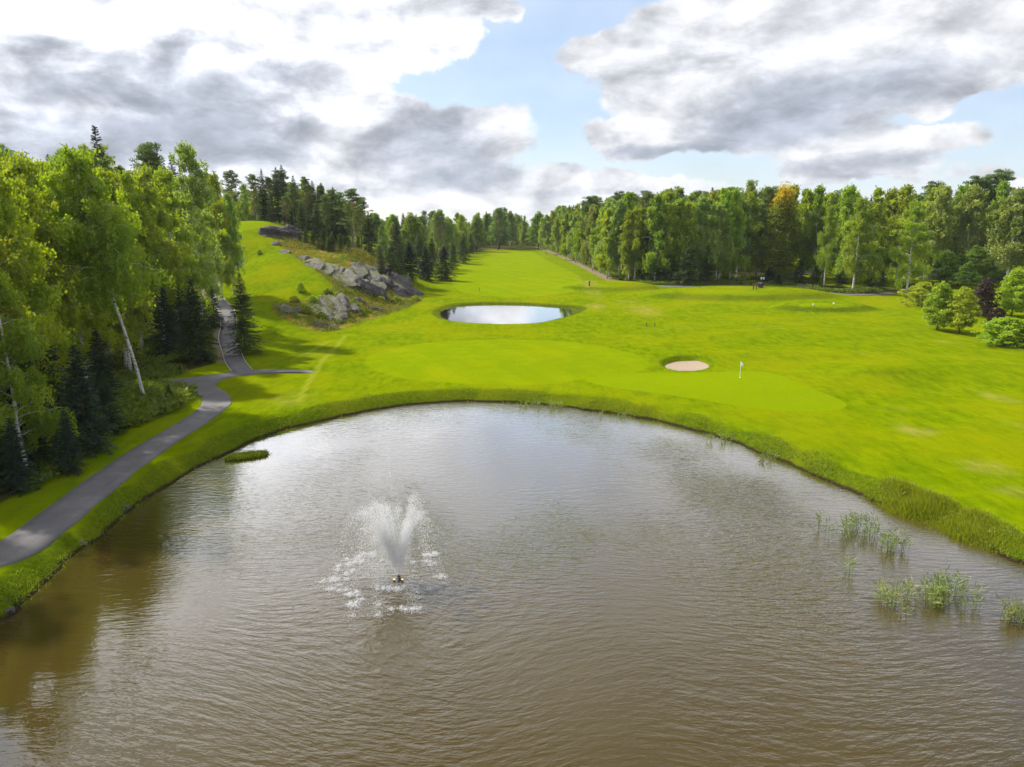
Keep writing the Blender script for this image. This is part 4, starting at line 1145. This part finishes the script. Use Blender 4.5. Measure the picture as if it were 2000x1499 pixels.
def rock(px, py, mx, my, ang, label, seed, thick=.75, sink=.5, group=None, ic=None):
    rg = np.random.default_rng(seed); V, T = ic or ICO4; c = ground(px, py); sc_ = c[1] / F
    dx, dy = math.cos(R(ang)) * mx, math.sin(R(ang)) * mx
    e1 = ground(px + dx, py + dy) - ground(px - dx, py - dy); L = min(np.linalg.norm(e1), 2.6 * mx * sc_); e1 = e1 / np.linalg.norm(e1)
    nrm = unit(np.array([.32, -.75, .5])); e2 = unit(np.cross(nrm, e1)); nn = np.cross(e1, e2)
    if nn[2] < 0: nn = -nn; e2 = -e2
    P = V.copy()
    P = np.sign(P) * np.abs(P) ** .8
    for k in range(11):          # broken flat faces
        d = unit(rg.normal(size=3) * [1, 1.2, .9]); m = P @ d; lim = rg.uniform(.55, .9); P = P - np.maximum(m - lim, 0)[:, None] * d * .85
    a, b, cth = L * .7, my * sc_ * 2.3, max(my, 4) * sc_ * thick * 1.5
    Q = P * [a, b, cth]
    st = fbm(np.c_[Q[:, 0] * .16, Q[:, 1] * 1.5, Q[:, 2] * 1.2] + seed, 4, seed); ridg = 1 - np.abs(2 * vnoise(np.c_[Q[:, 0] * .16, Q[:, 1] * .75, Q[:, 2] * .5] + seed * 3, seed) - 1)
    fine = fbm(Q * 1.6 + seed, 3, seed + 5)
    amp = min(b, cth) * .55; disp = ((st - .45) * 1.7 + (ridg - .5) * 1.0) * amp + (fine - .44) * .35
    Q = Q + unit(P) * disp[:, None]
    W = c + Q[:, :1] * e1 + Q[:, 1:2] * e2 + Q[:, 2:] * nn - nn * cth * sink
    o = obj('rock', mk('rock', W - c, T, False, M['rock'])); o.location = c
    return tag(o, label, 'rock', group)


rock(538, 462, 20, 13, 8, 'rounded grey boulder crowning the top of the grassy hill', 1, 1.0)
rock(566, 466, 17, 12, 10, 'brown stained boulder leaning against the crowning one', 41, 1.0)
rock(541, 480, 9, 4, 10, 'small pale rock just below the crowning boulder', 2)
rock(558, 494, 11, 6, 30, 'pale rock patch on the upper rim of the dry slope', 3)
rock(604, 517, 30, 10, 36, 'long grey slab slanting down the upper dry slope', 4, .8)
rock(590, 505, 14, 6, 30, 'broken rock above the long slanting slab', 44, .8)
rock(678, 550, 30, 17, 48, 'broad pale grey rock face in the middle of the slope', 5, .8)
rock(705, 527, 22, 16, 50, 'dark grey rock face below the crest pine', 6, .8)
rock(754, 551, 34, 15, 46, 'large ribbed grey slab at the end of the rocky hill', 7, .8)
rock(789, 546, 15, 8, 50, 'pale rib of rock at the shoulder of the hill', 8)
rock(730, 577, 20, 12, 20, 'grey block under the large ribbed slab', 9)
rock(802, 578, 25, 8, -4, 'low spotted rock ledge at the foot of the hill beside the fairway', 10)
rock(551, 603, 21, 11, 42, 'smooth pale boulder lying alone in the grass slope', 11, .9)
rock(580, 607, 9, 8, 60, 'small pale boulder beside the smooth lone one', 12)
rock(622, 608, 33, 9, 48, 'narrow pale slab edging the dark purple rock', 13, .7)
rock(650, 602, 42, 12, 56, 'long dark purple slab running down to the lawn', 14, .7)
rock(672, 596, 26, 13, 58, 'grey ribbed rock beside the dark purple slab', 15, .8)
rock(698, 592, 11, 7, 30, 'small pale block between the slabs and the bushes', 16)
rock(622, 637, 14, 6, 20, 'low flat rock at the very foot of the slope', 17)
rock(646, 640, 17, 6, 40, 'pale foot rock beneath the purple slab', 18)
rock(735, 607, 11, 5, 18, 'flat stone in the scrub near the lawn edge', 19)
rock(768, 534, 16, 8, 40, 'brownish rock under the dry crest grass', 20)
rock(720, 600, 9, 5, 40, 'stone half buried in green scrub', 21)
rock(640, 535, 13, 8, 45, 'dark step of rock at the rim of the pale face', 23, .9)
for i, (px, py, a_, b_, an) in enumerate([(640, 528, 24, 10, 38), (662, 535, 18, 12, 48), (690, 552, 26, 14, 52), (722, 545, 26, 15, 50), (735, 560, 26, 12, 46), (708, 565, 18, 11, 50), (772, 560, 24, 10, 40), (640, 615, 26, 10, 52), (685, 605, 16, 9, 56), (660, 622, 20, 9, 55), (695, 535, 16, 10, 40), (745, 535, 18, 9, 35), (618, 524, 16, 8, 36), (780, 572, 16, 7, 15)]):
    rock(px, py, a_, b_, an, 'cracked grey slab of the craggy rock face on the hillside', 300 + i, .8, group='slabs of the craggy rock face')
rock(1567, 562, 6, 4, 0, 'pale boulder in the ferns beside the gravel path', 24, .9)
for i, (px, py, r_) in enumerate([(12, 1175, 5), (22, 1195, 4), (165, 1060, 6), (248, 995, 5), (1748, 935, 3), (1840, 965, 3), (1905, 1015, 3), (1985, 1035, 3)]):
    rock(px, py, r_, r_ * .6, 0, 'small stone lying in the grass on the pond bank', 60 + i, group='stones on the pond bank', ic=ICO3)

# ================================================================== GRASSES, REEDS, SCRUB
RG = np.random.default_rng(5)


def blades(G, P, hgt, wid, n=4, lean=.45, spread=.12, up=1.0):
    m = len(P); hgt = np.broadcast_to(hgt, (m,))
    for k in range(n):
        C = P + np.c_[RG.normal(0, spread, (m, 2)), np.zeros(m)]; A = unit(np.c_[RG.normal(0, lean, (m, 2)), np.full(m, up)]); L = hgt * RG.uniform(.6, 1.2, m)
        S = unit(np.cross(A, np.c_[RG.normal(0, 1, (m, 2)), np.zeros(m)])); G.leaves(C + A * L[:, None] * .46, A, S, L, wid * RG.uniform(.7, 1.4, m))


def along(line, n, lo, hi, seg=(0, 1)):
    d = np.r_[0, np.cumsum(np.hypot(*np.diff(line, axis=0).T))]; s = RG.uniform(seg[0], seg[1], n) * d[-1]
    X = np.c_[np.interp(s, d, line[:, 0]), np.interp(s, d, line[:, 1])]; k = np.clip(np.searchsorted(d, s) - 1, 0, len(line) - 2); t = unit(line[k + 1] - line[k])
    nr = np.c_[-t[:, 1], t[:, 0]]; return X + nr * RG.uniform(lo, hi, n)[:, None], s / d[-1]


P, s = along(SHORE, 15000, -.1, 3.0); dP = sdf(P, POND); P = P[(dP > -.35)]; dd = dP[dP > -.35]
keep = (RG.random(len(P)) < np.clip(1.2 - dd * .55, 0.03, 1) * sst(vnoise(np.c_[P * .45, np.zeros(len(P))], 3), .25, .8)) & (segdist(P, PATH_MAIN) > 1.9); P, dd = P[keep], dd[keep]
G = Geo(); z = height(P[:, 0], P[:, 1], False)
ok = z > -.12; P, z, dd = P[ok], z[ok], dd[ok]
blades(G, np.c_[P, z - .03], .08 + .2 * vnoise(np.c_[P * .7, np.ones(len(P))], 9), .035, 6, .75, .18)
tag(obj('bank_grass', G.mesh('bank_grass', mat=M['grass'], var=True)), 'rough green grass fringing the shore of the brown pond', 'grass', kind='stuff')
P, s = along(POND2, 2500, -.3, .6); z = np.maximum(height(P[:, 0], P[:, 1], False), Z2); G = Geo(); blades(G, np.c_[P, z - .03], .22, .06, 4, .5, .15)
tag(obj('pond_edge_grass', G.mesh('pond_edge_grass', mat=M['grass'], var=True)), 'short rough grass edging the small pond', 'grass', kind='stuff')
# tall reed belt on the bank
i0 = np.array([at_z(1690, 972, 0)[:2], at_z(1760, 1000, 0)[:2], at_z(1840, 1028, 0)[:2], at_z(1910, 1060, 0)[:2], at_z(1960, 1088, 0)[:2]])
P, s = along(i0, 3800, -.5, 1.7); G = Geo(); z = np.maximum(height(P[:, 0], P[:, 1], False), -.3); env = np.sin(np.pi * np.clip(s, .03, .97)) ** .5
blades(G, np.c_[P, z - .05], (.5 * env + .1) * (.15 + 1.3 * vnoise(np.c_[P * .9, np.zeros(len(P))], 12)), .03, 7, .38, .2)
tag(obj('reed_belt', G.mesh('reed_belt', mat=M['grass'], var=True)), 'tall dense green reeds growing at the foot of the bank', 'reeds', kind='stuff')


def reeds(name, px, py, rx, ry, n, h, label, cat='reeds'):
    c = at_z(px, py, 0); ex = 1.25 * abs(at_z(px + rx, py)[0] - c[0]); ey = 1.2 * abs(at_z(px, py - ry)[1] - c[1])
    th = RG.uniform(0, 2 * np.pi, n); r = np.sqrt(RG.random(n)); P = np.c_[np.cos(th) * r * ex, np.sin(th) * r * ey, np.full(n, -.15)]
    kp = vnoise(np.c_[P[:, :2] * 1.5 + px, np.zeros(n)], 7) > .42; P = P[kp] if kp.sum() > 8 else P; G = Geo(); m = len(P)
    H_ = h * RG.uniform(.5, 1.15, m); A = unit(np.c_[RG.normal(0, .1, (m, 2)), np.ones(m)]); S = unit(np.cross(A, RG.normal(size=(m, 3)) * [1, 1, 0]))
    G.leaves(P + A * H_[:, None] * .5, A, S, H_, .028, RG.random(m) * .5)
    for k in range(4):
        u = RG.uniform(.35, 1.0, m); B_ = unit(np.c_[RG.normal(0, .8, (m, 2)), RG.uniform(.3, 1.0, m)]); L = RG.uniform(.25, .55, m)
        G.leaves(P + A * (H_ * u)[:, None] + B_ * L[:, None] * .5, B_, unit(np.cross(B_, RG.normal(size=(m, 3)))), L, .04)
    o = obj(name, G.mesh(name, mat=M['reed'], var=True)); o.location = c; return tag(o, label, cat)


reeds('reed_clump', 1655, 1040, 45, 16, 190, 1.15, 'loose reed clump in the water nearest the reedy bank')
reeds('reed_clump', 1745, 1072, 20, 12, 60, 1.05, 'small reed tuft beside the loose clump, close to the bank')
reeds('reed_clump', 1760, 1178, 72, 20, 230, .95, 'wide sparse reed patch standing in open dark water')
reeds('reed_clump', 1858, 1168, 40, 20, 150, .95, 'upright reeds at the bankward end of the wide sparse patch')
reeds('reed_clump', 1988, 1212, 26, 14, 70, .9, 'faint reed tuft farthest from the lawn')
reeds('reed_clump', 1658, 1118, 6, 5, 10, .9, 'single thin reed sprig between the two reed patches')
reeds('reed_clump', 1050, 797, 42, 4, 150, .75, 'dark reeds at the far shore below the green')
reeds('reed_clump', 1200, 815, 25, 4, 45, .6, 'thin reeds along the far shore below the flagstick')
reeds('reed_clump', 1408, 862, 22, 5, 45, .75, 'few reeds at the shore below the bunker side bank')
reeds('reed_clump', 1500, 900, 12, 5, 22, .7, 'lone sprig of reeds at the shore below the lawn')
c = at_z(482, 893); G = Geo(); n = 1500; th = RG.uniform(0, 6.28, n); r = np.sqrt(RG.random(n)); P = np.c_[np.cos(th) * r * 1.25, np.sin(th) * r * .45, np.full(n, -.05)]
P[:, 1] += P[:, 0] * .5; blades(G, P, .42, .05, 4, .6, .12)
o = obj('grass_islet', G.mesh('grass_islet', mat=M['grass'], var=True)); o.location = c; tag(o, 'small bright green islet of grass near the wooded shore', 'grass')


def scrub(name, pts, size, matn, label, n=6, h=.5, lean=1.0):
    G = Geo(); z = height(pts[:, 0], pts[:, 1], False); m = len(pts); sz = size * RG.uniform(.6, 1.5, m)
    for k in range(n):
        D_ = unit(np.c_[RG.normal(0, lean, (m, 2)), RG.uniform(.15, .9, m)]); L = sz * RG.uniform(.6, 1.2, m)
        off = np.c_[RG.normal(0, 1, (m, 2)) * sz[:, None] * .7, RG.uniform(0, h, m)]
        G.leaves(np.c_[pts, z] + off + D_ * L[:, None] * .4, D_, unit(np.cross(D_, RG.normal(size=(m, 3)))), L, L * .42)
    return tag(obj(name, G.mesh(name, mat=M[matn], var=True)), label, 'undergrowth', kind='stuff')


n = 40000; yv = RG.uniform(24, 112, n); xv = wood_edge(yv) - np.abs(RG.normal(0, 5.5, n)) + .3; P = np.c_[xv, yv]
P = P[(segdist(P, PATH_BRANCH) > 1.7) & (segdist(P, PATH_MAIN) > 2.0) & (segdist(P, PATH_HILL) > 2.1) & (vnoise(np.c_[P * .28, np.zeros(n)], 2) > .42)]
scrub('undergrowth', P[:9000], .3, 'fern', 'low ferns and bilberry covering the wood floor by the paths', 6, .4)
fp = np.array([ground(a, b)[:2] for a, b in [(225, 762), (290, 758), (345, 762), (372, 775), (345, 800), (270, 830), (225, 840), (200, 800)]]); q = np.array(scatter(fp, .01, 6000, None, 2600)) if False else None
lo, hi = fp.min(0), fp.max(0); P = RG.uniform(lo, hi, (5000, 2)); P = P[inside(P, fp)]
scrub('fern_bed', P[:2600], .5, 'fern', 'bright juniper and fern bed around the leaning birch foot', 6, .7)
lo, hi = GOLD.min(0), GOLD.max(0); P = RG.uniform(lo, hi, (14000, 2)); P = P[inside(P, GOLD) & (vnoise(np.c_[P * .35, np.zeros(len(P))], 4) > .5)]
scrub('heath_scrub', P[:3600], .32, 'fern', 'heather and low scrub growing between the grey rocks', 6, .5)
P = RG.uniform(lo, hi, (16000, 2)); P = P[inside(P, GOLD) & (vnoise(np.c_[P * .3, np.ones(len(P))], 14) > .6)]
G = Geo(); zq = height(P[:, 0], P[:, 1], False) + RG.uniform(0, .5, len(P)); blades(G, np.c_[P, zq], .38, .07, 5, .6, .3)
tag(obj('dry_grass', G.mesh('dry_grass', mat=M['dry_grass'], var=True)), 'golden dry grass on the ledges of the rocky hill', 'grass', kind='stuff')
P, s = along(PATH_RIGHT, 9000, 1.6, 9.0); P = P[(vnoise(np.c_[P * .25, np.zeros(len(P))], 6) > .4)]
scrub('roadside_fern', P[:3200], .45, 'fern', 'green ferns along the far side of the gravel path', 6, .6)
P, s = along(RFRONT[:8], 8000, .5, 8.0); scrub('wood_edge_scrub', P[:2600], .55, 'fern', 'scrub at the foot of the birch row', 6, .8)
P = np.c_[RG.uniform(-48, -26, 1800), RG.uniform(186, 240, 1800)]; scrub('far_scrub', P, .8, 'leaf', 'bushes at the foot of the far wood', 6, 1.5)
# green thickets on the rocky slope
for px, py, w_ in [(690, 600, 14), (742, 590, 12), (775, 592, 16), (600, 612, 14), (640, 575, 12), (715, 560, 10), (745, 522, 9), (812, 588, 12), (660, 582, 12), (628, 622, 12), (700, 612, 12), (685, 575, 8), (610, 590, 12), (575, 590, 12)]:
    p = ground(px, py); plant('shrub', p[0], p[1], w_ * .085, 'low green bush growing between the grey rocks', 'bushes between the grey rocks', sxy=1.5)

# ================================================================== FOUNTAIN
mS, tS, oS = mat('water_spray'); d_ = tS.new('ShaderNodeBsdfDiffuse'); d_.inputs[0].default_value = (.97, .975, .98, 1); tr_ = tS.new('ShaderNodeBsdfTranslucent'); tr_.inputs[0].default_value = (.97, .975, .98, 1)
mxs = tS.new('ShaderNodeMixShader'); mxs.inputs[0].default_value = .62; tS.l.new(d_.outputs[0], mxs.inputs[1]); tS.l.new(tr_.outputs[0], mxs.inputs[2]); tS.l.new(mxs.outputs[0], oS.inputs[0])
mL, tL, oL = mat('fountain_lamp_glow'); em = tL.new('ShaderNodeEmission'); em.inputs[0].default_value = (1, .55, .16, 1); em.inputs[1].default_value = 2.2; tL.l.new(em.outputs[0], oL.inputs[0])
FT = empty('pond_fountain', (FXY[0], FXY[1], 0)); tag(FT, 'floating fountain throwing white spray in the middle of the pond', 'fountain')


def lathe(G, prof, sides=20, c=(0, 0, 0)):
    th = np.arange(sides) / sides * 2 * np.pi; prof = np.asarray(prof); V = np.concatenate([np.c_[r * np.cos(th), r * np.sin(th), np.full(sides, z)] for r, z in prof]) + np.asarray(c)
    i = np.arange(len(prof) - 1)[:, None] * sides; j = np.arange(sides)[None]; Q = np.stack([i + j, i + (j + 1) % sides, i + sides + (j + 1) % sides, i + sides + j], -1).reshape(-1, 4); G.add(V, Q)


G = Geo(); lathe(G, [(.02, -.12), (.22, -.1), (.26, -.04), (.22, .02), (.14, .04), (.02, .045)]); obj('float', G.mesh('float', True, M['dark_metal']), FT)
G = Geo(); lathe(G, [(.06, .03), (.05, .1), (.05, .12), (.09, .16), (.1, .2), (.06, .22), (.02, .22)]); obj('nozzle', G.mesh('nozzle', True, M['dark_metal']), FT)
for sx in (-.2, .2):
    G = Geo(); lathe(G, [(.01, .0), (.04, .01), (.045, .08), (.05, .085)], 12, (sx, -.18, .0)); lm = obj('lamp', G.mesh('lamp', True, M['dark_metal']), FT)
    G = Geo(); lathe(G, [(.049, .087), (.04, .11), (.02, .12), (.003, .122)], 12, (sx, -.18, .0)); obj('lamp_glass', G.mesh('lamp_glass', True, mL), lm)
TET = np.array([[1, 1, 1], [1, -1, -1], [-1, 1, -1], [-1, -1, 1]]) / 1.7


def drops(G, C, s):
    n = len(C); V = C[:, None] + TET[None] * np.broadcast_to(s, (n,))[:, None, None]; b = np.arange(n)[:, None] * 4
    T = np.stack([b + [0, 1, 2], b + [0, 3, 1], b + [0, 2, 3], b + [1, 3, 2]], 1).reshape(-1, 3); G.add(V.reshape(-1, 3), None, T)


RG = np.random.default_rng(77)
G = Geo(); splash_at = []
for j in range(16):
    a_ = j / 16 * 2 * math.pi + RG.normal(0, .1); Rr = RG.uniform(1.9, 3.1); apex = RG.uniform(2.9, 4.2) * (.75 if RG.random() < .3 else 1)
    n = 1500; u = np.r_[RG.beta(1.7, 1.8, n) * .62, RG.uniform(.4, 1, 420)]; n = len(u)
    rr = .1 + Rr * 1.05 * u; zz = .2 + (4 * apex * u * (1 - u)) - .3 * u * u
    sp = .03 + .24 * u; C = np.c_[np.cos(a_) * rr - .6 * u ** 1.5, np.sin(a_) * rr, zz] + RG.normal(0, 1, (n, 3)) * sp[:, None] * [.8, .8, 1.1]
    C[:, 2] = np.maximum(C[:, 2], .01)
    drops(G, C, RG.uniform(.006, .0165, n) * (1 + .5 * (u > .6))); splash_at.append((math.cos(a_) * (Rr + .1) - .6, math.sin(a_) * (Rr + .1)))
n = 1300; u = RG.random(n) ** 1.15; C = np.c_[RG.normal(-.05, .016, n) - .22 * u, RG.normal(0, .016, n), .3 + 6.4 * u]; drops(G, C, .0065 * (1.1 - .4 * u))
n = 50; C = np.c_[-.27 + RG.normal(0, .05, n), RG.normal(0, .05, n), 6.7 + RG.normal(0, .2, n)]; drops(G, C, .012)
o = obj('spray', G.mesh('spray', mat=mS), FT); o['kind'] = 'stuff'
G = Geo(); n = 26000; u = .12 + .88 * RG.random(n) ** .65; C = np.c_[.05 - .9 * u + RG.normal(0, 1, n) * (.08 + .36 * u), RG.normal(0, 1, n) * (.08 + .4 * u), .25 + 2.9 * u + RG.normal(0, .25, n)]
C1 = np.c_[.1 + .42 * u[:9000] + RG.normal(0, .16, 9000), RG.normal(0, .25, 9000), .5 + 2.4 * u[:9000] + RG.normal(0, .2, 9000)]
C2 = np.c_[RG.normal(-.95, .55, 9000), RG.normal(-.1, .5, 9000), np.abs(RG.normal(0, 1.1, 9000))]; drops(G, np.vstack([C, C1, C2]), RG.uniform(.005, .0125, n + 18000)); o = obj('mist', G.mesh('mist', mat=mS), FT); o['kind'] = 'stuff'
for q_, (sx, sy) in enumerate(splash_at + [(-.6, -.9), (-.15, -1.0), (.9, -3.0)]):
    if RG.random() < .15: continue
    G = Geo(); n = int(RG.uniform(500, 1300)); k = RG.uniform(.12, .27); lob = RG.normal(0, k * 1.3, (5, 2)) * [1.3, .9]; wl = RG.integers(0, 5, n); hv = RG.standard_t(2.5, (n, 2)).clip(-5, 5) * k * .38; C = np.c_[lob[wl] + hv, np.abs(RG.normal(0, .05, n)) - .01]; drops(G, C, RG.uniform(.006, .026, n))
    n = 60; C = np.c_[RG.normal(0, k * .8, n), RG.normal(0, k * .8, n), np.abs(RG.normal(.05, .2, n))]; drops(G, C, .012)
    o = obj('splash', G.mesh('splash', mat=mS), FT); o.location = (sx, sy, 0); o['kind'] = 'stuff'

# ================================================================== COURSE FURNITURE
p = ground(1445, 738); FL = empty('flagstick', tuple(p)); tag(FL, 'white flag on a thin pole standing on the green', 'flag')
G = Geo(); G.tube([(0, 0, -.2), (0, 0, .6), (0, 0, 1.2), (0, 0, 1.75)], .022, 8); obj('pole', G.mesh('pole', True, M['white']), FL)
G = Geo(); xs = np.linspace(0, .34, 9); zt = 1.74 - .35 * xs; V = []
for k, x_ in enumerate(xs):
    for q_ in range(6): V.append((x_ * .75 + .02, .05 * math.sin(k * 1.1 + q_ * .5), zt[k] - q_ * (.1 - .005 * k) - .25 * x_))
Q = [[a * 6 + b, a * 6 + b + 1, (a + 1) * 6 + b + 1, (a + 1) * 6 + b] for a in range(8) for b in range(5)]; V = np.array(V); n = len(V)
G.add(np.vstack([V, V + [0, .006, 0]]), np.vstack([Q, np.array(Q)[:, ::-1] + n])); obj('flag', G.mesh('flag', True, M['white']), FL)
G = Geo(); lathe(G, [(.0, .01), (.07, .012), (.085, .02), (.085, -.05)], 14); obj('cup', G.mesh('cup', True, M['white']), FL)


def post(px, py, h, r_, matn, name, label, cat='post', group=None):
    p = ground(px, py); e = empty(name, tuple(p)); tag(e, label, cat, group)
    G = Geo(); lathe(G, [(r_, -.2), (r_, h * .78), (r_ * .9, h * .8)], 10); obj('stem', G.mesh('stem', True, M[matn]), e)
    G = Geo(); lathe(G, [(r_ * 1.15, h * .8), (r_ * 1.2, h * .95), (r_ * .7, h), (.004, h * 1.01)], 10); obj('cap', G.mesh('cap', True, M[matn]), e); return e


post(1151, 559, 1.1, .16, 'dark_metal', 'marker_post', 'dark marker post on the tee mound beside the birch row')
post(1471, 566, 1.2, .12, 'rust', 'marker_post', 'red brown post beside the gravel path, farther from the notice board'); post(1477, 566, 1.25, .12, 'rust', 'marker_post', 'red brown post beside the gravel path, nearer the notice board')
post(1263, 640, .75, .07, 'dark_metal', 'marker_post', 'short dark peg on the lawn beyond the bunker, nearer the small pond'); post(1279, 639, .7, .07, 'rust', 'marker_post', 'short brown peg on the lawn beyond the bunker, farther from the small pond')
post(936, 570, .9, .06, 'dark_metal', 'marker_post', 'thin dark stake on the fairway behind the small pond')
for px, py, lb in [(1588, 599, 'white tee marker ball on the oval tee, nearer the path fork'), (1628, 596, 'white tee marker ball on the oval tee, nearer the garden trees')]:
    p = ground(px, py); e = empty('tee_marker', tuple(p)); tag(e, lb, 'tee marker')
    G = Geo(); lathe(G, [(.02, .12), (.13, .16), (.18, .27), (.13, .38), (.01, .43)], 14); obj('ball', G.mesh('ball', True, M['white']), e)
    G = Geo(); lathe(G, [(.03, -.15), (.03, .14)], 8); obj('spike', G.mesh('spike', True, M['dark_metal']), e)
p = ground(1488, 558); e = empty('notice_board', tuple(p)); tag(e, 'dark notice board with two small white sheets by the path fork', 'sign')
for sx in (-.55, .55): G = Geo(); G.box((sx, 0, 1.0), (.12, .12, 2.3), 0, .02); obj('leg', G.mesh('leg', mat=M['dark_metal']), e)
G = Geo(); G.box((0, -.02, 1.75), (1.3, .1, 1.0), 0, .02); bd = obj('board', G.mesh('board', mat=M['dark_metal']), e)
for sx in (-.28, .28): G = Geo(); G.box((sx, -.085, 1.7), (.42, .02, .6), 0, .005); obj('paper', G.mesh('paper', mat=M['white']), bd)
G = Geo(); G.add(np.array([[-.75, -.3, 2.3], [.75, -.3, 2.3], [.75, .3, 2.3], [-.75, .3, 2.3], [-.75, 0, 2.55], [.75, 0, 2.55]]), [[0, 1, 5, 4], [2, 3, 4, 5], [3, 2, 1, 0]], [[1, 2, 5], [3, 0, 4]]); obj('roof', G.mesh('roof', mat=M['dark_metal']), e)
for px, py, s_, lb in [(1483, 562, 1.0, 'dark litter bin under the notice board'), (1487, 563, 1.1, 'taller dark bin in front of the notice board')]:
    p = ground(px, py); e = empty('litter_bin', tuple(p)); tag(e, lb, 'bin')
    G = Geo(); lathe(G, [(.30, -.05), (.36, .9), (.37, .92), (.33, .93)], 16); obj('body', G.mesh('body', True, M['dark_metal']), e)
    G = Geo(); lathe(G, [(.385, .93), (.38, 1.0), (.2, 1.1), (.01, 1.12)], 16); obj('lid', G.mesh('lid', True, M['dark_metal']), e)

# parked car
p = at_y(1990, 540, 192); CAR = empty('parked_car', (p[0], p[1], h1(p[0], p[1]) + .27), R(8)); tag(CAR, 'silver car parked at the edge of the car park', 'car')
prof = [(-2.2, .35), (-2.25, .6), (-2.15, .85), (-1.9, .95), (-1.15, 1.0), (-.55, 1.42), (.2, 1.5), (1.1, 1.45), (1.75, 1.05), (2.15, .98), (2.22, .6), (2.15, .35)]
G = Geo(); V = []
for yv_, sh in ((-.86, 0), (-.80, .0), (.80, 0), (.86, 0)):
    for x_, z_ in prof:
        top = max(0, (z_ - .95) / .55); V.append((x_, yv_ * (1 - .2 * top), z_ if abs(yv_) < .83 else z_ - .03 * (z_ > .5)))
n = len(prof); Q = [[a * n + b, a * n + (b + 1) % n, (a + 1) * n + (b + 1) % n, (a + 1) * n + b] for a in range(3) for b in range(n)]
V = np.array(V); V = np.vstack([V, [[0, -.86, .7], [0, .86, .7]]]); T = [[(b + 1) % n, b, 4 * n] for b in range(n)] + [[3 * n + b, 3 * n + (b + 1) % n, 4 * n + 1] for b in range(n)]
G.add(V, Q, T); obj('body', G.mesh('body', False, M['silver']), CAR)
for sy in (-1, 1):
    for xa, xb, ta, tb in ((-1.0, -.12, -.5, -.12), (-.04, .85, -.04, .85), (.92, 1.55, .92, 1.15)):
        G = Geo(); y0, y1 = sy * .868, sy * .735; V = np.array([[xa, y0, 1.0], [xb, y0, 1.0], [tb, y1, 1.38], [ta, y1, 1.38]]); V2 = V - [0, sy * .03, 0]
        G.add(np.vstack([V, V2]), [[0, 1, 2, 3], [7, 6, 5, 4], [0, 4, 5, 1], [2, 6, 7, 3]]); obj('window', G.mesh('window', mat=M['glass']), CAR)
    for x_ in (-1.4, 1.4):
        G = Geo(); th = np.arange(18) / 18 * 2 * np.pi; rings = [(.2, .0), (.32, .0), (.34, .04), (.34, .18), (.32, .22)]
        V = np.concatenate([np.c_[np.cos(th) * r, np.full(18, sy * (.90 - d)), np.sin(th) * r] for r, d in rings]); i = np.arange(4)[:, None] * 18; j = np.arange(18)[None]
        G.add(V, np.stack([i + j, i + (j + 1) % 18, i + 18 + (j + 1) % 18, i + 18 + j], -1).reshape(-1, 4)); wh = obj('wheel', G.mesh('wheel', True, M['tyre']), CAR); wh.location = (x_, 0, .34)
        G = Geo(); V = np.vstack([np.c_[np.cos(th) * .21, np.full(18, sy * .895), np.sin(th) * .21], [[0, sy * .905, 0]]]); G.add(V, None, [[k, (k + 1) % 18, 18] for k in range(18)]); obj('rim', G.mesh('rim', mat=M['silver']), wh)
    G = Geo(); G.box((-2.16, sy * .62, .72), (.14, .34, .14), 0, .02); obj('headlight', G.mesh('headlight', mat=M['white']), CAR)
    G = Geo(); G.box((2.16, sy * .66, .8), (.12, .26, .2), 0, .02); obj('tail_lamp', G.mesh('tail_lamp', mat=M['red']), CAR)
for xa, ta in ((-1.12, -.56), (1.72, 1.14)):
    d = .02 if xa > 0 else -.02; G = Geo(); V = np.array([[xa + d, -.72, 1.06], [xa + d, .72, 1.06], [ta + d, .6, 1.42], [ta + d, -.6, 1.42]]); G.add(np.vstack([V, V - [0, 0, .03]]), [[0, 1, 2, 3], [7, 6, 5, 4]]); obj('windscreen', G.mesh('windscreen', mat=M['glass']), CAR)

# ================================================================== HAZE
mH, tH, oH = mat('thin_haze'); pv = tH.new('ShaderNodeVolumePrincipled'); pv.inputs['Color'].default_value = (.9, .94, 1, 1); pv.inputs['Density'].default_value = 0.00008
pv.inputs['Anisotropy'].default_value = 0.2; tH.l.new(pv.outputs[0], oH.inputs['Volume'])
G = Geo(); G.box((0, 1500, 24), (5900, 3600, 54)); hz_ = obj('haze', G.mesh('haze', mat=mH)); tag(hz_, 'thin summer haze hanging over the whole course', 'haze', kind='stuff')
cy.volume_bounces = 0
